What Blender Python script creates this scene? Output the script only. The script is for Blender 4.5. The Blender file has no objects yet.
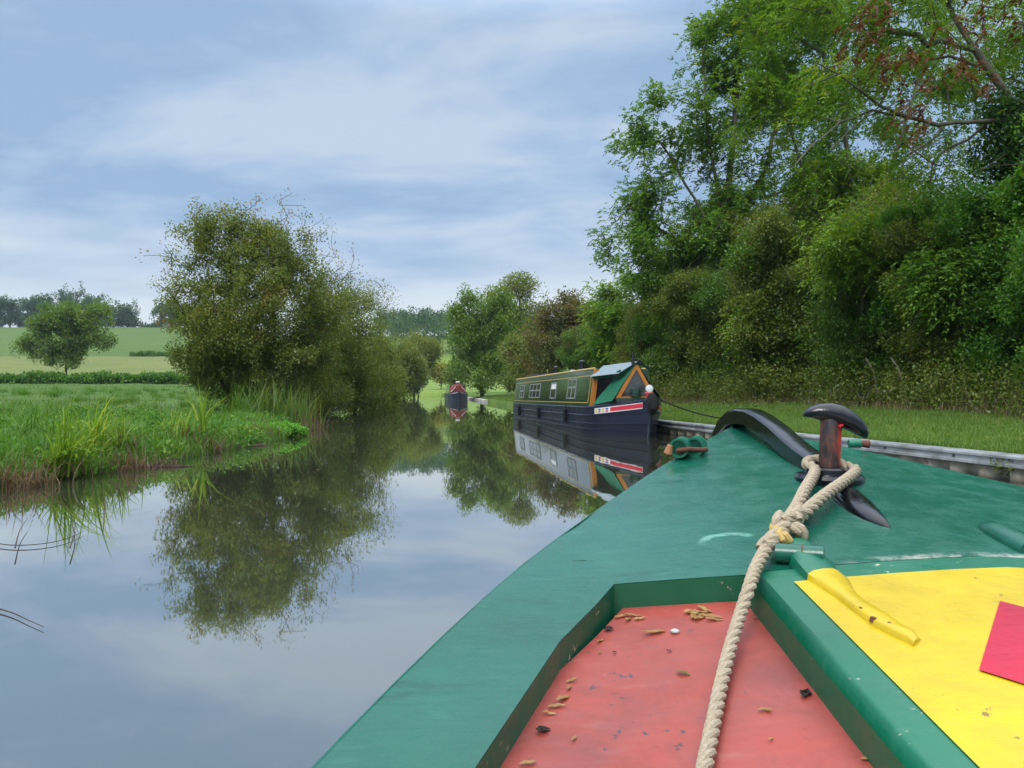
import bpy, bmesh, math, random
import numpy as np
from mathutils import Vector, Matrix
R = math.radians
S = bpy.context.scene
COL = S.collection
F = 750.0            # focal length in pixels of a 1024 x 768 picture
HZ = 389.0           # image row of the horizon
EYE = 1.25           # camera height above the water

# ------------------------------------------------------------------ camera, sky, sun, exposure
cam_d = bpy.data.cameras.new('camera'); cam = bpy.data.objects.new('camera', cam_d); COL.objects.link(cam)
cam.location = (0, 0, EYE); cam.rotation_euler = (R(90), 0, 0)
cam_d.sensor_width = 36; cam_d.lens = 36 * F / 1024; cam_d.shift_y = (HZ - 384) / 1024
cam_d.clip_start = 0.02; cam_d.clip_end = 5000
S.camera = cam

SUN_EL, SUN_AZ = 48, 215     # azimuth measured clockwise from +Y
world = bpy.data.worlds.new('World'); S.world = world; world.use_nodes = True
def build_sky():
    nt = world.node_tree; nt.nodes.clear(); N = nt.nodes; L = nt.links
    def math_(op, a, b=None, clamp=False):
        n = N.new('ShaderNodeMath'); n.operation = op; n.use_clamp = clamp
        for i, v in enumerate((a, b)):
            if v is None: continue
            if isinstance(v, (int, float)): n.inputs[i].default_value = v
            else: L.new(v, n.inputs[i])
        return n.outputs[0]
    tc = N.new('ShaderNodeTexCoord'); sep = N.new('ShaderNodeSeparateXYZ'); L.new(tc.outputs['Generated'], sep.inputs[0])
    z = math_('MAXIMUM', sep.outputs[2], 0.0)
    den = math_('ADD', z, 0.16)
    cx = math_('DIVIDE', sep.outputs[0], den); cy = math_('DIVIDE', sep.outputs[1], den)
    cmb = N.new('ShaderNodeCombineXYZ'); L.new(cx, cmb.inputs[0]); L.new(cy, cmb.inputs[1])
    mp = N.new('ShaderNodeMapping'); mp.inputs['Scale'].default_value = (0.55, 0.95, 1); mp.inputs['Rotation'].default_value = (0, 0, R(12))
    mp.inputs['Location'].default_value = (4.6, 1.9, 0)
    L.new(cmb.outputs[0], mp.inputs[0])
    n1 = N.new('ShaderNodeTexNoise'); n1.inputs['Scale'].default_value = 1.8; n1.inputs['Detail'].default_value = 9; n1.inputs['Roughness'].default_value = .58
    n1.inputs['Distortion'].default_value = .25
    L.new(mp.outputs[0], n1.inputs['Vector'])
    r1 = N.new('ShaderNodeValToRGB'); L.new(n1.outputs[0], r1.inputs[0])
    el = r1.color_ramp.elements
    el[0].position = .42; el[0].color = (.26, .385, .56, 1)
    el[1].position = .61; el[1].color = (.445, .535, .645, 1)
    e = el.new(.51); e.color = (.335, .445, .62, 1)
    # brighter, whiter band above the horizon, broken by the same cloud noise
    n2 = N.new('ShaderNodeTexNoise'); n2.inputs['Scale'].default_value = 1.3; n2.inputs['Detail'].default_value = 6
    mp2 = N.new('ShaderNodeMapping'); mp2.inputs['Scale'].default_value = (2.2, 2.2, 14); L.new(tc.outputs['Generated'], mp2.inputs[0]); L.new(mp2.outputs[0], n2.inputs['Vector'])
    zz = math_('ADD', z, math_('MULTIPLY', math_('SUBTRACT', n2.outputs[0], .5), .16))
    band = N.new('ShaderNodeMapRange'); band.inputs[1].default_value = .21; band.inputs[2].default_value = .07; band.inputs[3].default_value = 0; band.inputs[4].default_value = .85
    band.interpolation_type = 'SMOOTHSTEP'
    L.new(zz, band.inputs[0])
    mx = N.new('ShaderNodeMixRGB'); L.new(band.outputs[0], mx.inputs[0]); L.new(r1.outputs[0], mx.inputs[1]); mx.inputs[2].default_value = (.64, .695, .73, 1)
    # an overcast sky is brightest overhead
    zen = N.new('ShaderNodeMapRange'); zen.inputs[1].default_value = .44; zen.inputs[2].default_value = .90; zen.inputs[3].default_value = 1.0; zen.inputs[4].default_value = 5.2
    L.new(z, zen.inputs[0])
    wz = N.new('ShaderNodeMapRange'); wz.inputs[1].default_value = .48; wz.inputs[2].default_value = .8; L.new(z, wz.inputs[0])
    mxw = N.new('ShaderNodeMixRGB'); L.new(wz.outputs[0], mxw.inputs[0]); L.new(mx.outputs[0], mxw.inputs[1]); mxw.inputs[2].default_value = (.45, .475, .51, 1)
    vm = N.new('ShaderNodeVectorMath'); vm.operation = 'SCALE'; L.new(mxw.outputs[0], vm.inputs[0]); L.new(zen.outputs[0], vm.inputs['Scale'])
    b2 = N.new('ShaderNodeBackground'); L.new(vm.outputs[0], b2.inputs[0]); b2.inputs[1].default_value = .92
    sky = N.new('ShaderNodeTexSky'); sky.sky_type = 'NISHITA'; sky.sun_disc = False
    sky.sun_elevation = R(SUN_EL); sky.sun_rotation = R(SUN_AZ)
    b1 = N.new('ShaderNodeBackground'); L.new(sky.outputs[0], b1.inputs[0]); b1.inputs[1].default_value = .05
    mix = N.new('ShaderNodeMixShader'); mix.inputs[0].default_value = .88
    L.new(b1.outputs[0], mix.inputs[1]); L.new(b2.outputs[0], mix.inputs[2])
    out = N.new('ShaderNodeOutputWorld'); L.new(mix.outputs[0], out.inputs[0])
build_sky()
sun_d = bpy.data.lights.new('sun', 'SUN'); sun = bpy.data.objects.new('sun', sun_d); COL.objects.link(sun)
sun_d.energy = 1.5; sun_d.angle = R(25); sun_d.color = (1, .95, .88)
_sv = Vector((math.sin(R(SUN_AZ)) * math.cos(R(SUN_EL)), math.cos(R(SUN_AZ)) * math.cos(R(SUN_EL)), math.sin(R(SUN_EL))))
sun.rotation_euler = (-_sv).to_track_quat('-Z', 'Y').to_euler()
S.view_settings.view_transform = 'Standard'; S.view_settings.look = 'None'
S.view_settings.gamma = 1; S.view_settings.use_curve_mapping = False; S.view_settings.exposure = 0.55
S.render.engine = 'CYCLES'
cy = S.cycles
cy.max_bounces = 6; cy.diffuse_bounces = 2; cy.glossy_bounces = 3; cy.transmission_bounces = 4; cy.transparent_max_bounces = 6; cy.volume_bounces = 0
cy.use_denoising = True; cy.caustics_reflective = False; cy.caustics_refractive = False; cy.sample_clamp_indirect = 4
cy.use_adaptive_sampling = True; cy.adaptive_threshold = .015

# ------------------------------------------------------------------ helpers
def at(px, py, d):
    "the point seen at pixel (px, py) at distance d along the view axis"
    return Vector(((px - 512) / F * d, d, EYE - (py - HZ) / F * d))
def tag(o, label=None, cat=None, group=None, kind=None):
    if label: o['label'] = label
    if cat: o['category'] = cat
    if group: o['group'] = group
    if kind: o['kind'] = kind
    return o
def empty(name, loc, rz=0.0):
    o = bpy.data.objects.new(name, None); COL.objects.link(o); o.location = loc; o.rotation_euler = (0, 0, rz); o.empty_display_size = .1
    return o
def link(name, me, parent=None, mat=None):
    o = bpy.data.objects.new(name, me); COL.objects.link(o)
    if mat: me.materials.append(mat)
    if parent: o.parent = parent
    return o
def np_mesh(name, V, Q, mat=None, parent=None, tint=None, smooth=False):
    "mesh object from numpy arrays: V (n,3), Q (m,4) quads"
    V = np.ascontiguousarray(V, dtype=np.float32); Q = np.ascontiguousarray(Q, dtype=np.int32)
    me = bpy.data.meshes.new(name)
    me.vertices.add(len(V)); me.vertices.foreach_set('co', V.ravel())
    k = Q.shape[1]
    me.loops.add(Q.size); me.loops.foreach_set('vertex_index', Q.ravel())
    me.polygons.add(len(Q)); me.polygons.foreach_set('loop_start', np.arange(0, Q.size, k, dtype=np.int32))
    me.polygons.foreach_set('use_smooth', np.full(len(Q), smooth, dtype=bool))
    me.update(calc_edges=True)
    if tint is not None:
        a = me.attributes.new('tint', 'FLOAT', 'FACE'); a.data.foreach_set('value', np.ascontiguousarray(tint, dtype=np.float32))
    return link(name, me, parent, mat)

class MB:
    "collects simple solids into one mesh"
    def __init__(s): s.v = []; s.f = []
    def add(s, vs, fs):
        o = len(s.v); s.v += [tuple(v) for v in vs]; s.f += [tuple(i + o for i in f) for f in fs]; return s
    def box(s, c, size, rot=None):
        x, y, z = [a / 2 for a in size]; c = Vector(c)
        vs = [Vector((sx * x, sy * y, sz * z)) for sx in (-1, 1) for sy in (-1, 1) for sz in (-1, 1)]
        if rot is not None: vs = [rot @ v for v in vs]
        return s.add([c + v for v in vs], [(0, 1, 3, 2), (4, 6, 7, 5), (0, 4, 5, 1), (2, 3, 7, 6), (0, 2, 6, 4), (1, 5, 7, 3)])
    def tube(s, pts, rad, n=8, cap=True):
        pts = [Vector(p) for p in pts]
        if not hasattr(rad, '__len__'): rad = [rad] * len(pts)
        rings = []; up = None
        for i, p in enumerate(pts):
            t = (pts[min(i + 1, len(pts) - 1)] - pts[max(i - 1, 0)]).normalized()
            if up is None: up = t.orthogonal().normalized()
            up = (up - t * up.dot(t)).normalized(); w = t.cross(up)
            rings.append([p + (up * math.cos(a) + w * math.sin(a)) * rad[i] for a in [2 * math.pi * k / n for k in range(n)]])
        o = len(s.v)
        for r in rings: s.v += [tuple(v) for v in r]
        for i in range(len(rings) - 1):
            for k in range(n):
                s.f.append((o + i * n + k, o + i * n + (k + 1) % n, o + (i + 1) * n + (k + 1) % n, o + (i + 1) * n + k))
        if cap:
            s.f.append(tuple(o + k for k in reversed(range(n)))); s.f.append(tuple(o + (len(rings) - 1) * n + k for k in range(n)))
        return s
    def loft(s, rings, closed=True, cap=True):
        n = len(rings[0]); o = len(s.v)
        for r in rings: s.v += [tuple(v) for v in r]
        for i in range(len(rings) - 1):
            for k in range(n if closed else n - 1):
                s.f.append((o + i * n + k, o + i * n + (k + 1) % n, o + (i + 1) * n + (k + 1) % n, o + (i + 1) * n + k))
        if cap and closed:
            s.f.append(tuple(o + k for k in reversed(range(n)))); s.f.append(tuple(o + (len(rings) - 1) * n + k for k in range(n)))
        return s
    def lathe(s, c, prof, n=20, axis=(0, 0, 1)):
        c = Vector(c); ax = Vector(axis).normalized(); u = ax.orthogonal().normalized(); w = ax.cross(u)
        rings = [[c + ax * z + (u * math.cos(2 * math.pi * k / n) + w * math.sin(2 * math.pi * k / n)) * r for k in range(n)] for r, z in prof]
        return s.loft(rings)
    def poly(s, pts): return s.add(pts, [tuple(range(len(pts)))])
    def prism(s, pts, vec):
        pts = [Vector(p) for p in pts]; vec = Vector(vec); n = len(pts)
        return s.add(pts + [p + vec for p in pts], [tuple(range(n))[::-1], tuple(range(n, 2 * n))] + [(i, (i + 1) % n, n + (i + 1) % n, n + i) for i in range(n)])
    def build(s, name, mat, parent=None, smooth=False, bevel=0, seg=2, off=None, angle=40):
        me = bpy.data.meshes.new(name)
        vs = s.v if off is None else [tuple(Vector(v) - Vector(off)) for v in s.v]
        me.from_pydata(vs, [], s.f); me.update()
        bm = bmesh.new(); bm.from_mesh(me); bmesh.ops.recalc_face_normals(bm, faces=bm.faces)
        if bevel:
            ed = [e for e in bm.edges if len(e.link_faces) == 2 and e.calc_face_angle(0) > R(30)]
            bmesh.ops.bevel(bm, geom=ed, offset=bevel, segments=seg, profile=.5, affect='EDGES', clamp_overlap=True)
        bm.to_mesh(me); bm.free()
        if smooth or bevel:
            me.polygons.foreach_set('use_smooth', [True] * len(me.polygons)); me.set_sharp_from_angle(angle=R(angle))
        return link(name, me, parent, mat)

# ------------------------------------------------------------------ materials
def rgb(r, g, b): return (r, g, b, 1)
class NT:
    def __init__(s, name):
        s.m = bpy.data.materials.new(name); s.m.use_nodes = True; s.t = s.m.node_tree; s.N = s.t.nodes; s.L = s.t.links
        s.p = s.N['Principled BSDF']; s.out = s.N['Material Output']
    def n(s, kind, **kw):
        n = s.N.new('ShaderNode' + kind)
        for k, v in kw.items(): setattr(n, k, v)
        return n
    def inp(s, n, key, v):
        if isinstance(v, bpy.types.NodeSocket): s.L.new(v, n.inputs[key])
        else: n.inputs[key].default_value = v
    def obj(s): return s.n('TexCoord').outputs['Object']
    def pos(s): return s.n('NewGeometry').outputs['Position']
    def map(s, vec, scale=(1, 1, 1), rot=(0, 0, 0)):
        n = s.n('Mapping'); s.inp(n, 'Vector', vec); n.inputs['Scale'].default_value = scale; n.inputs['Rotation'].default_value = rot; return n.outputs[0]
    def noise(s, vec, scale, detail=5, rough=.55, dist=0):
        n = s.n('TexNoise'); s.inp(n, 'Vector', vec); n.inputs['Scale'].default_value = scale; n.inputs['Detail'].default_value = detail
        n.inputs['Roughness'].default_value = rough; n.inputs['Distortion'].default_value = dist; return n.outputs[0]
    def ramp(s, fac, stops, interp='LINEAR'):
        n = s.n('ValToRGB'); s.inp(n, 0, fac); e = n.color_ramp.elements; n.color_ramp.interpolation = interp
        while len(e) < len(stops): e.new(.5)
        for i, (p, c) in enumerate(stops):
            e[i].position = p; e[i].color = (c, c, c, 1) if isinstance(c, (int, float)) else (*c[:3], 1)
        return n.outputs[0]
    def mix(s, fac, a, b, mode='MIX'):
        n = s.n('MixRGB', blend_type=mode); s.inp(n, 0, fac)
        for i, v in ((1, a), (2, b)): s.inp(n, i, v if isinstance(v, bpy.types.NodeSocket) else (*v[:3], 1))
        return n.outputs[0]
    def math(s, op, a, b=0.0, clamp=False):
        n = s.n('Math', operation=op, use_clamp=clamp); s.inp(n, 0, a); s.inp(n, 1, b); return n.outputs[0]
    def sep(s, v):
        n = s.n('SeparateXYZ'); s.inp(n, 0, v); return n.outputs
    def rng(s, v, a, b, c=0.0, d=1.0):
        n = s.n('MapRange'); s.inp(n, 0, v)
        for i, x in enumerate((a, b, c, d)): n.inputs[i + 1].default_value = x
        return n.outputs[0]
    def set(s, color=None, rough=None, metal=None, bump=None, bstr=.3, bdist=.01, spec=None, ior=None, coat=None):
        p = s.p
        if color is not None: s.inp(p, 'Base Color', color if isinstance(color, bpy.types.NodeSocket) else (*color[:3], 1))
        if rough is not None: s.inp(p, 'Roughness', rough)
        if metal is not None: s.inp(p, 'Metallic', metal)
        if spec is not None: s.inp(p, 'Specular IOR Level', spec)
        if ior is not None: s.inp(p, 'IOR', ior)
        if coat is not None: s.inp(p, 'Coat Weight', coat)
        if bump is not None:
            b = s.n('Bump'); b.inputs['Strength'].default_value = bstr; b.inputs['Distance'].default_value = bdist
            s.inp(b, 'Height', bump); s.L.new(b.outputs[0], p.inputs['Normal'])
        return s.m

def leaf_mat(name, stops, trans=.38, nscale=.35, namp=.5):
    if not any(k in name for k in ('dead', 'dry', 'dark')): stops = [(p_, (c_[0] * 1.17, c_[1] * 1.31, c_[2] * .86)) for p_, c_ in stops]
    t = NT(name); a = t.n('Attribute', attribute_name='tint')
    oi = t.n('ObjectInfo')
    nz = t.noise(t.pos(), nscale, 3)
    f = t.math('ADD', a.outputs['Fac'], t.math('MULTIPLY', t.math('SUBTRACT', nz, .5), namp))
    f = t.math('ADD', f, t.math('MULTIPLY', t.math('SUBTRACT', oi.outputs['Random'], .5), .12), clamp=True)
    c = t.ramp(f, stops)
    t.N.remove(t.p)
    d = t.n('BsdfDiffuse'); t.L.new(c, d.inputs[0])
    tr = t.n('BsdfTranslucent'); c2 = t.mix(1.0, c, (1.35, 1.3, .7), 'MULTIPLY'); t.L.new(c2, tr.inputs[0])
    m1 = t.n('MixShader'); m1.inputs[0].default_value = trans; t.L.new(d.outputs[0], m1.inputs[1]); t.L.new(tr.outputs[0], m1.inputs[2])
    g = t.n('BsdfGlossy'); g.inputs['Roughness'].default_value = .45; g.inputs[0].default_value = (.8, .85, .9, 1)
    m2 = t.n('MixShader'); m2.inputs[0].default_value = .022; t.L.new(m1.outputs[0], m2.inputs[1]); t.L.new(g.outputs[0], m2.inputs[2])
    t.L.new(m2.outputs[0], t.out.inputs[0])
    return t.m
def paint(name, col, rough=.35, var=.25, spec=.5, scale=6, coat=0.0):
    t = NT(name); o = t.obj(); n = t.noise(o, scale, 6, .6)
    c = t.mix(n, tuple(x * (1 - var) for x in col), tuple(min(1, x * (1 + var)) for x in col))
    return t.set(c, t.rng(t.noise(o, scale * 3, 4), .3, .7, rough * .75, rough * 1.3), spec=spec, coat=coat)
# ------------------------------------------------------------------ foliage generators
def nrm(a): return a / np.maximum(np.linalg.norm(a, axis=-1, keepdims=True), 1e-9)
def rvec(rng, n): return nrm(rng.normal(size=(n, 3)))
def crown_points(rng, blobs, n, shell=.45):
    "points spread through a union of ellipsoids, denser towards the outside"
    B = np.array(blobs, float); w = (B[:, 3] * B[:, 4] * B[:, 5]) ** .75; w /= w.sum()
    i = rng.choice(len(B), n, p=w); d = rvec(rng, n)
    r = rng.random(n) ** shell * (1 + .12 * rng.normal(size=n))
    return B[i, :3] + d * B[i, 3:] * r[:, None]
def grow(rng, trunks, pts, seg=.7, lift=.5, jit=.06, up=.35):
    "joins every point to the nearest limb: returns nodes, parents, tip nodes"
    P = np.zeros((len(pts) * 24 + 600, 3)); par = np.full(len(P), -1); n = 0
    for tr in trunks:
        for k, p in enumerate(tr[0] if isinstance(tr, tuple) else tr):
            P[n] = p; par[n] = n - 1 if k else (tr[1] if isinstance(tr, tuple) else -1); n += 1
    first = n; c = P[:first]
    order = np.argsort(np.min(np.linalg.norm(pts[:, None] - c[None], axis=2), axis=1))
    tips = []
    for i in order:
        p = pts[i]; q = P[:n]
        dd = np.linalg.norm(q - p, axis=1); cost = dd + lift * np.clip(q[:, 2] - p[2] + .15 * dd, 0, None)
        j = int(np.argmin(cost)); d = dd[j]; k = max(1, int(d / seg))
        pd = P[j] - P[par[j]] if par[j] >= 0 else np.array([0, 0, 1.])
        pd = pd / (np.linalg.norm(pd) + 1e-9)
        ctl = P[j] + d * .45 * nrm(pd * .5 + (p - P[j]) / (d + 1e-9) + np.array([0, 0, up]))
        prev = j
        for s in range(1, k + 1):
            t = s / k; x = (1 - t) ** 2 * P[j] + 2 * t * (1 - t) * ctl + t * t * p
            if s < k: x = x + rng.normal(size=3) * jit * seg
            P[n] = x; par[n] = prev; prev = n; n += 1
            if n >= len(P) - 30: break
        tips.append(prev)
    return P[:n], par[:n], np.array(tips)
def limbs(P, par, r_tip, r_max, ex=.5, sides=5):
    n = len(P); cnt = np.zeros(n); has = np.zeros(n, bool); has[par[par >= 0]] = True
    cnt[~has] = 1
    order = np.arange(n - 1, -1, -1)
    for i in order:
        if par[i] >= 0: cnt[par[i]] += cnt[i]
    r = np.minimum(r_tip * cnt ** ex, r_max)
    e = np.where(par >= 0)[0]; a, b = P[par[e]], P[e]
    rb = r[e]; ra = np.minimum(r[par[e]], rb * 1.3)
    d = nrm(b - a); ref = np.where(np.abs(d[:, 2:3]) > .9, [[1., 0, 0]], [[0, 0, 1.]])
    u = nrm(np.cross(d, ref)); w = np.cross(d, u)
    ang = np.linspace(0, 2 * np.pi, sides, endpoint=False)
    ring = u[:, None] * np.cos(ang)[None, :, None] + w[:, None] * np.sin(ang)[None, :, None]
    A = (a - d * (ra * .3)[:, None])[:, None] + ring * ra[:, None, None]; Bv = b[:, None] + ring * rb[:, None, None]
    V = np.concatenate([A, Bv], 1).reshape(-1, 3)
    E = len(e); base = (np.arange(E) * 2 * sides)[:, None]; k = np.arange(sides)[None]
    Q = np.stack([base + k, base + (k + 1) % sides, base + sides + (k + 1) % sides, base + sides + k], 2).reshape(-1, 4)
    return V, Q
def cards(pos, d, side, ln, wd):
    "one diamond leaf per row"
    d = nrm(d); side = nrm(side - d * np.sum(side * d, 1, keepdims=True))
    ln = np.asarray(ln)[:, None]; wd = np.asarray(wd)[:, None]
    V = np.stack([pos, pos + d * ln * .42 + side * wd * .5, pos + d * ln, pos + d * ln * .42 - side * wd * .5], 1).reshape(-1, 3)
    return V, np.arange(len(V)).reshape(-1, 4)
def simple_leaves(rng, anch, m, spread, ln, wd, up=.15):
    N = len(anch); pos = np.repeat(anch, m, 0)
    off = rng.normal(size=(N * m, 3)); ln_ = np.linalg.norm(off, axis=1, keepdims=True); off = off * np.minimum(1, 1.75 / ln_) * spread; pos = pos + off
    d = nrm(off) * .6 + rvec(rng, N * m) * .7 + np.array([0, 0, up])
    nv = rvec(rng, N * m) * .62 + nrm(off) * .55 + np.array([0, 0, 1.0])
    side = np.cross(nv, d)
    s = rng.uniform(.65, 1.3, N * m)
    V, Q = cards(pos, d, side, ln * s, wd * s)
    t = np.repeat(rng.normal(.5, .15, N), m) + rng.normal(0, .07, N * m)
    return V, Q, t
def pinnate_leaves(rng, anch, cen, m, spread, rl, ln, wd, pairs=4, droop=.35):
    N = len(anch); k = N * m
    of_ = rng.normal(size=(k, 3)); of_ *= np.minimum(1, 1.7 / np.linalg.norm(of_, axis=1, keepdims=True)); start = np.repeat(anch, m, 0) + of_ * spread
    out = nrm(np.repeat(anch - cen, m, 0)); out[:, 2] *= .4
    d = nrm(out * .7 + rvec(rng, k) * .8 + np.array([0, 0, -.05]))
    L = rl * rng.uniform(.7, 1.25, k)
    side = nrm(np.cross(d, np.array([0, 0, 1.])) + .25 * rvec(rng, k))
    Vs = []; ts = []; tr = np.repeat(rng.normal(.5, .12, N), m) + rng.normal(0, .07, k)
    for i in range(pairs + 1):
        f = .3 + .7 * i / pairs
        p = start + d * (L * f)[:, None]; p[:, 2] -= droop * L * f * f
        for sg in ((-1, 1) if i < pairs else (0,)):
            ld = nrm(d * (.75 if sg else 1) + side * sg * .9 + np.array([0, 0, -droop]) + rng.normal(size=(k, 3)) * .12)
            sd = np.cross(ld, np.array([0, 0, 1.]) + rng.normal(size=(k, 3)) * .45)
            sc = rng.uniform(.8, 1.15, k)
            V, _ = cards(p, ld, sd, ln * sc, wd * sc); Vs.append(V); ts.append(tr + rng.normal(0, .05, k))
    V = np.concatenate(Vs); return V, np.arange(len(V)).reshape(-1, 4), np.concatenate(ts)
def cat(*parts):
    Vs, Qs, ts, o = [], [], [], 0
    for V, Q, t in parts: Vs.append(V); Qs.append(Q + o); ts.append(t); o += len(V)
    return np.concatenate(Vs), np.concatenate(Qs), np.concatenate(ts)
def make_tree(name, base, blobs, n, lmat, bmat, leaf, label, cat_='tree', group=None, seed=1, trunks=None, r_tip=.012, r_max=.3, seg=.7,
              shell=.45, bare=0, bare_blobs=None, seed_pts=None, lift=.5, ex=.5, up=.35, lump=(7, .42, .25)):
    "a thing of trunk and crown; blobs are relative to base"
    rng = np.random.default_rng(seed); root = empty(name, base); tag(root, label, cat_, group)
    if lump:
        k, f, core = lump; B = []
        for (cx, cy_, cz, rx, ry, rz) in blobs:
            for dv_ in rvec(rng, k):
                g = f * rng.uniform(.7, 1.25); B.append((cx + dv_[0] * rx * .72, cy_ + dv_[1] * ry * .72, cz + dv_[2] * rz * .72, rx * g, ry * g, rz * g * .85))
        pts = np.concatenate([crown_points(rng, blobs, int(n * core), shell), crown_points(rng, B, n - int(n * core), .5)])
    else: pts = crown_points(rng, blobs, n, shell)
    if seed_pts is not None: pts = np.concatenate([pts, seed_pts])
    pts[:, 2] = np.maximum(pts[:, 2], .15)
    nl = len(pts)
    allp = pts
    if bare: allp = np.concatenate([pts, crown_points(rng, bare_blobs or blobs, bare, .05)])
    if trunks is None:
        top = max(b[2] for b in blobs); trunks = [[(0, 0, -.2), (.05, 0, top * .2), (.0, .1, top * .45), (.1, 0, top * .75)]]
    dense = []
    for tr in trunks:
        link_to = None
        if isinstance(tr, tuple): tr, link_to = tr
        tr = np.array(tr, float); o = [tr[0]]
        for a, b in zip(tr[:-1], tr[1:]):
            k = max(1, int(np.linalg.norm(b - a) / seg))
            for i in range(1, k + 1): o.append(a + (b - a) * i / k + (rng.normal(size=3) * .04 * seg if i < k else 0))
        dense.append(o if link_to is None else (o, link_to))
    # resolve links of limbs onto earlier trunk nodes
    flat = []; res = []
    for d in dense:
        if isinstance(d, tuple):
            o, _ = d; j = int(np.argmin(np.linalg.norm(np.array(flat) - o[0], axis=1))); res.append((o, j)); flat += list(o)
        else: res.append(d); flat += list(d)
    P, par, tips = grow(rng, res, allp, seg, lift, up=up)
    V, Q = limbs(P, par, r_tip, r_max, ex)
    np_mesh('trunk', V, Q, bmat, root, smooth=True)
    cen = np.mean(pts, 0); cen[2] *= .7
    mid = np.concatenate([pts, P[par[tips]][:nl]]) if leaf.get('mid', True) else pts
    if leaf['kind'] == 'pinnate':
        D = pinnate_leaves(rng, mid, cen, leaf['m'], leaf['spread'], leaf['rl'], leaf['ln'], leaf['wd'], leaf.get('pairs', 4), leaf.get('droop', .35))
    else:
        D = simple_leaves(rng, mid, leaf['m'], leaf['spread'], leaf['ln'], leaf['wd'], leaf.get('up', .15))
    if bare and leaf.get('bare_m'):
        B = simple_leaves(rng, allp[nl:], leaf['bare_m'], leaf['spread'] * .8, leaf['ln'] * .9, leaf['wd'] * .9); B = (B[0], B[1], B[2] + .3)
        D = cat(D, B)
    np_mesh('crown', D[0], D[1], lmat, root, tint=D[2])
    return root
def copy_tree(o, loc, rz, sc, label, group=None, name=None):
    c = o.copy(); COL.objects.link(c); c.location = loc; c.rotation_euler = (0, 0, rz); c.scale = (sc, sc, sc) if not hasattr(sc, '__len__') else sc; c['label'] = label
    if group: c['group'] = group
    elif 'group' in c: del c['group']
    for ch in o.children:
        k = ch.copy(); COL.objects.link(k); k.parent = c
    return c
def blades(rng, roots, h, w, lean=.5, dirs=None, hv=.4, segs=3):
    "curved grass blades"
    n = len(roots); a = rng.uniform(0, 2 * np.pi, n)
    dr = np.stack([np.cos(a), np.sin(a), np.zeros(n)], 1)
    if dirs is not None: dr = nrm(dr * .6 + dirs)
    H = h * rng.uniform(1 - hv, 1 + hv, n); ln = lean * rng.uniform(.2, 1.5, n)
    sd = np.stack([-dr[:, 1], dr[:, 0], np.zeros(n)], 1); tw = rng.uniform(-1, 1, n)[:, None]; sd = nrm(sd + dr * tw)
    W = w * rng.uniform(.6, 1.3, n); rows = []
    for i in range(segs + 1):
        t = i / segs; b = np.minimum(ln * t, 1.25)
        x = H * t * np.sin(b * .8) ; z = H * t * np.cos(b * .9)
        c = roots + dr * x[:, None] + np.array([0, 0, 1.]) * z[:, None]
        ww = (W * (1 - t ** 1.6) * .5 + .0006)[:, None]
        rows.append(np.stack([c - sd * ww, c + sd * ww], 1))
    V = np.stack(rows, 1).reshape(n, -1, 3); m = V.shape[1]
    q = np.array([[2 * i, 2 * i + 1, 2 * i + 3, 2 * i + 2] for i in range(segs)])
    Q = (np.arange(n) * m)[:, None, None] + q[None]
    t = np.repeat(np.clip(rng.normal(.5, .17, n), 0, 1), segs)
    return V.reshape(-1, 3), Q.reshape(-1, 4), t
# ------------------------------------------------------------------ the setting: banks, ground, water
_L = np.array([(-30, -8), (5, -6.8), (9.4, -6.4), (11.2, -5.95), (12.7, -5.75), (14.9, -5.75), (17, -5.5), (19, -5.6), (21.8, -6.2), (26, -7.9), (36, -9.9), (41, -10.2), (55, -11), (72, -12.2),
               (85, -13.9), (110, -19), (125, -27), (135, -35), (142, -39), (150, -41), (156, -42.1), (1200, -324)])
_Rr = np.array([(-30, 13.8), (4, 8.2), (10, 6.85), (20.8, 4.4), (36, 2.2), (60, -1.0), (104, -6.8), (120, -8.8), (135, -11.2), (142, -14), (146, -26), (150, -39), (156, -42.1), (1200, -324)])
def XL(y): return np.interp(y, _L[:, 0], _L[:, 1])
def XR(y): return np.interp(y, _Rr[:, 0], _Rr[:, 1])
def wob(x, y): return .5 * np.sin(x * .9 + 1.3 * np.sin(y * .6)) + .35 * np.sin(y * 1.7 + x * .5) + .25 * np.sin(x * 2.9 - y * 2.3)
def hill(x, y):
    "height of the land away from the canal"
    hl = np.interp(y, [-60, 20, 60, 95, 150, 220, 300, 400, 460, 600, 1200], [.35, .5, 1.15, 1.85, 5.2, 10.7, 21, 34.2, 36, 30, 20])
    hc = np.interp(y, [-60, 60, 150, 200, 260, 320, 380, 440, 600, 1200], [.4, .5, .8, 2.2, 4.5, 9, 24, 33, 30, 20])
    hr = np.interp(y, [-60, 60, 150, 300, 420, 600, 1200], [.4, .5, .9, 4, 14, 20, 20])
    r = x / np.maximum(y, 20)
    a = np.clip((-.22 - r) / .2, 0, 1); a = a * a * (3 - 2 * a)
    b = np.clip((r - .0) / .2, 0, 1)
    return hl * a + (1 - a) * (hc * (1 - b) + hr * b)
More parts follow.
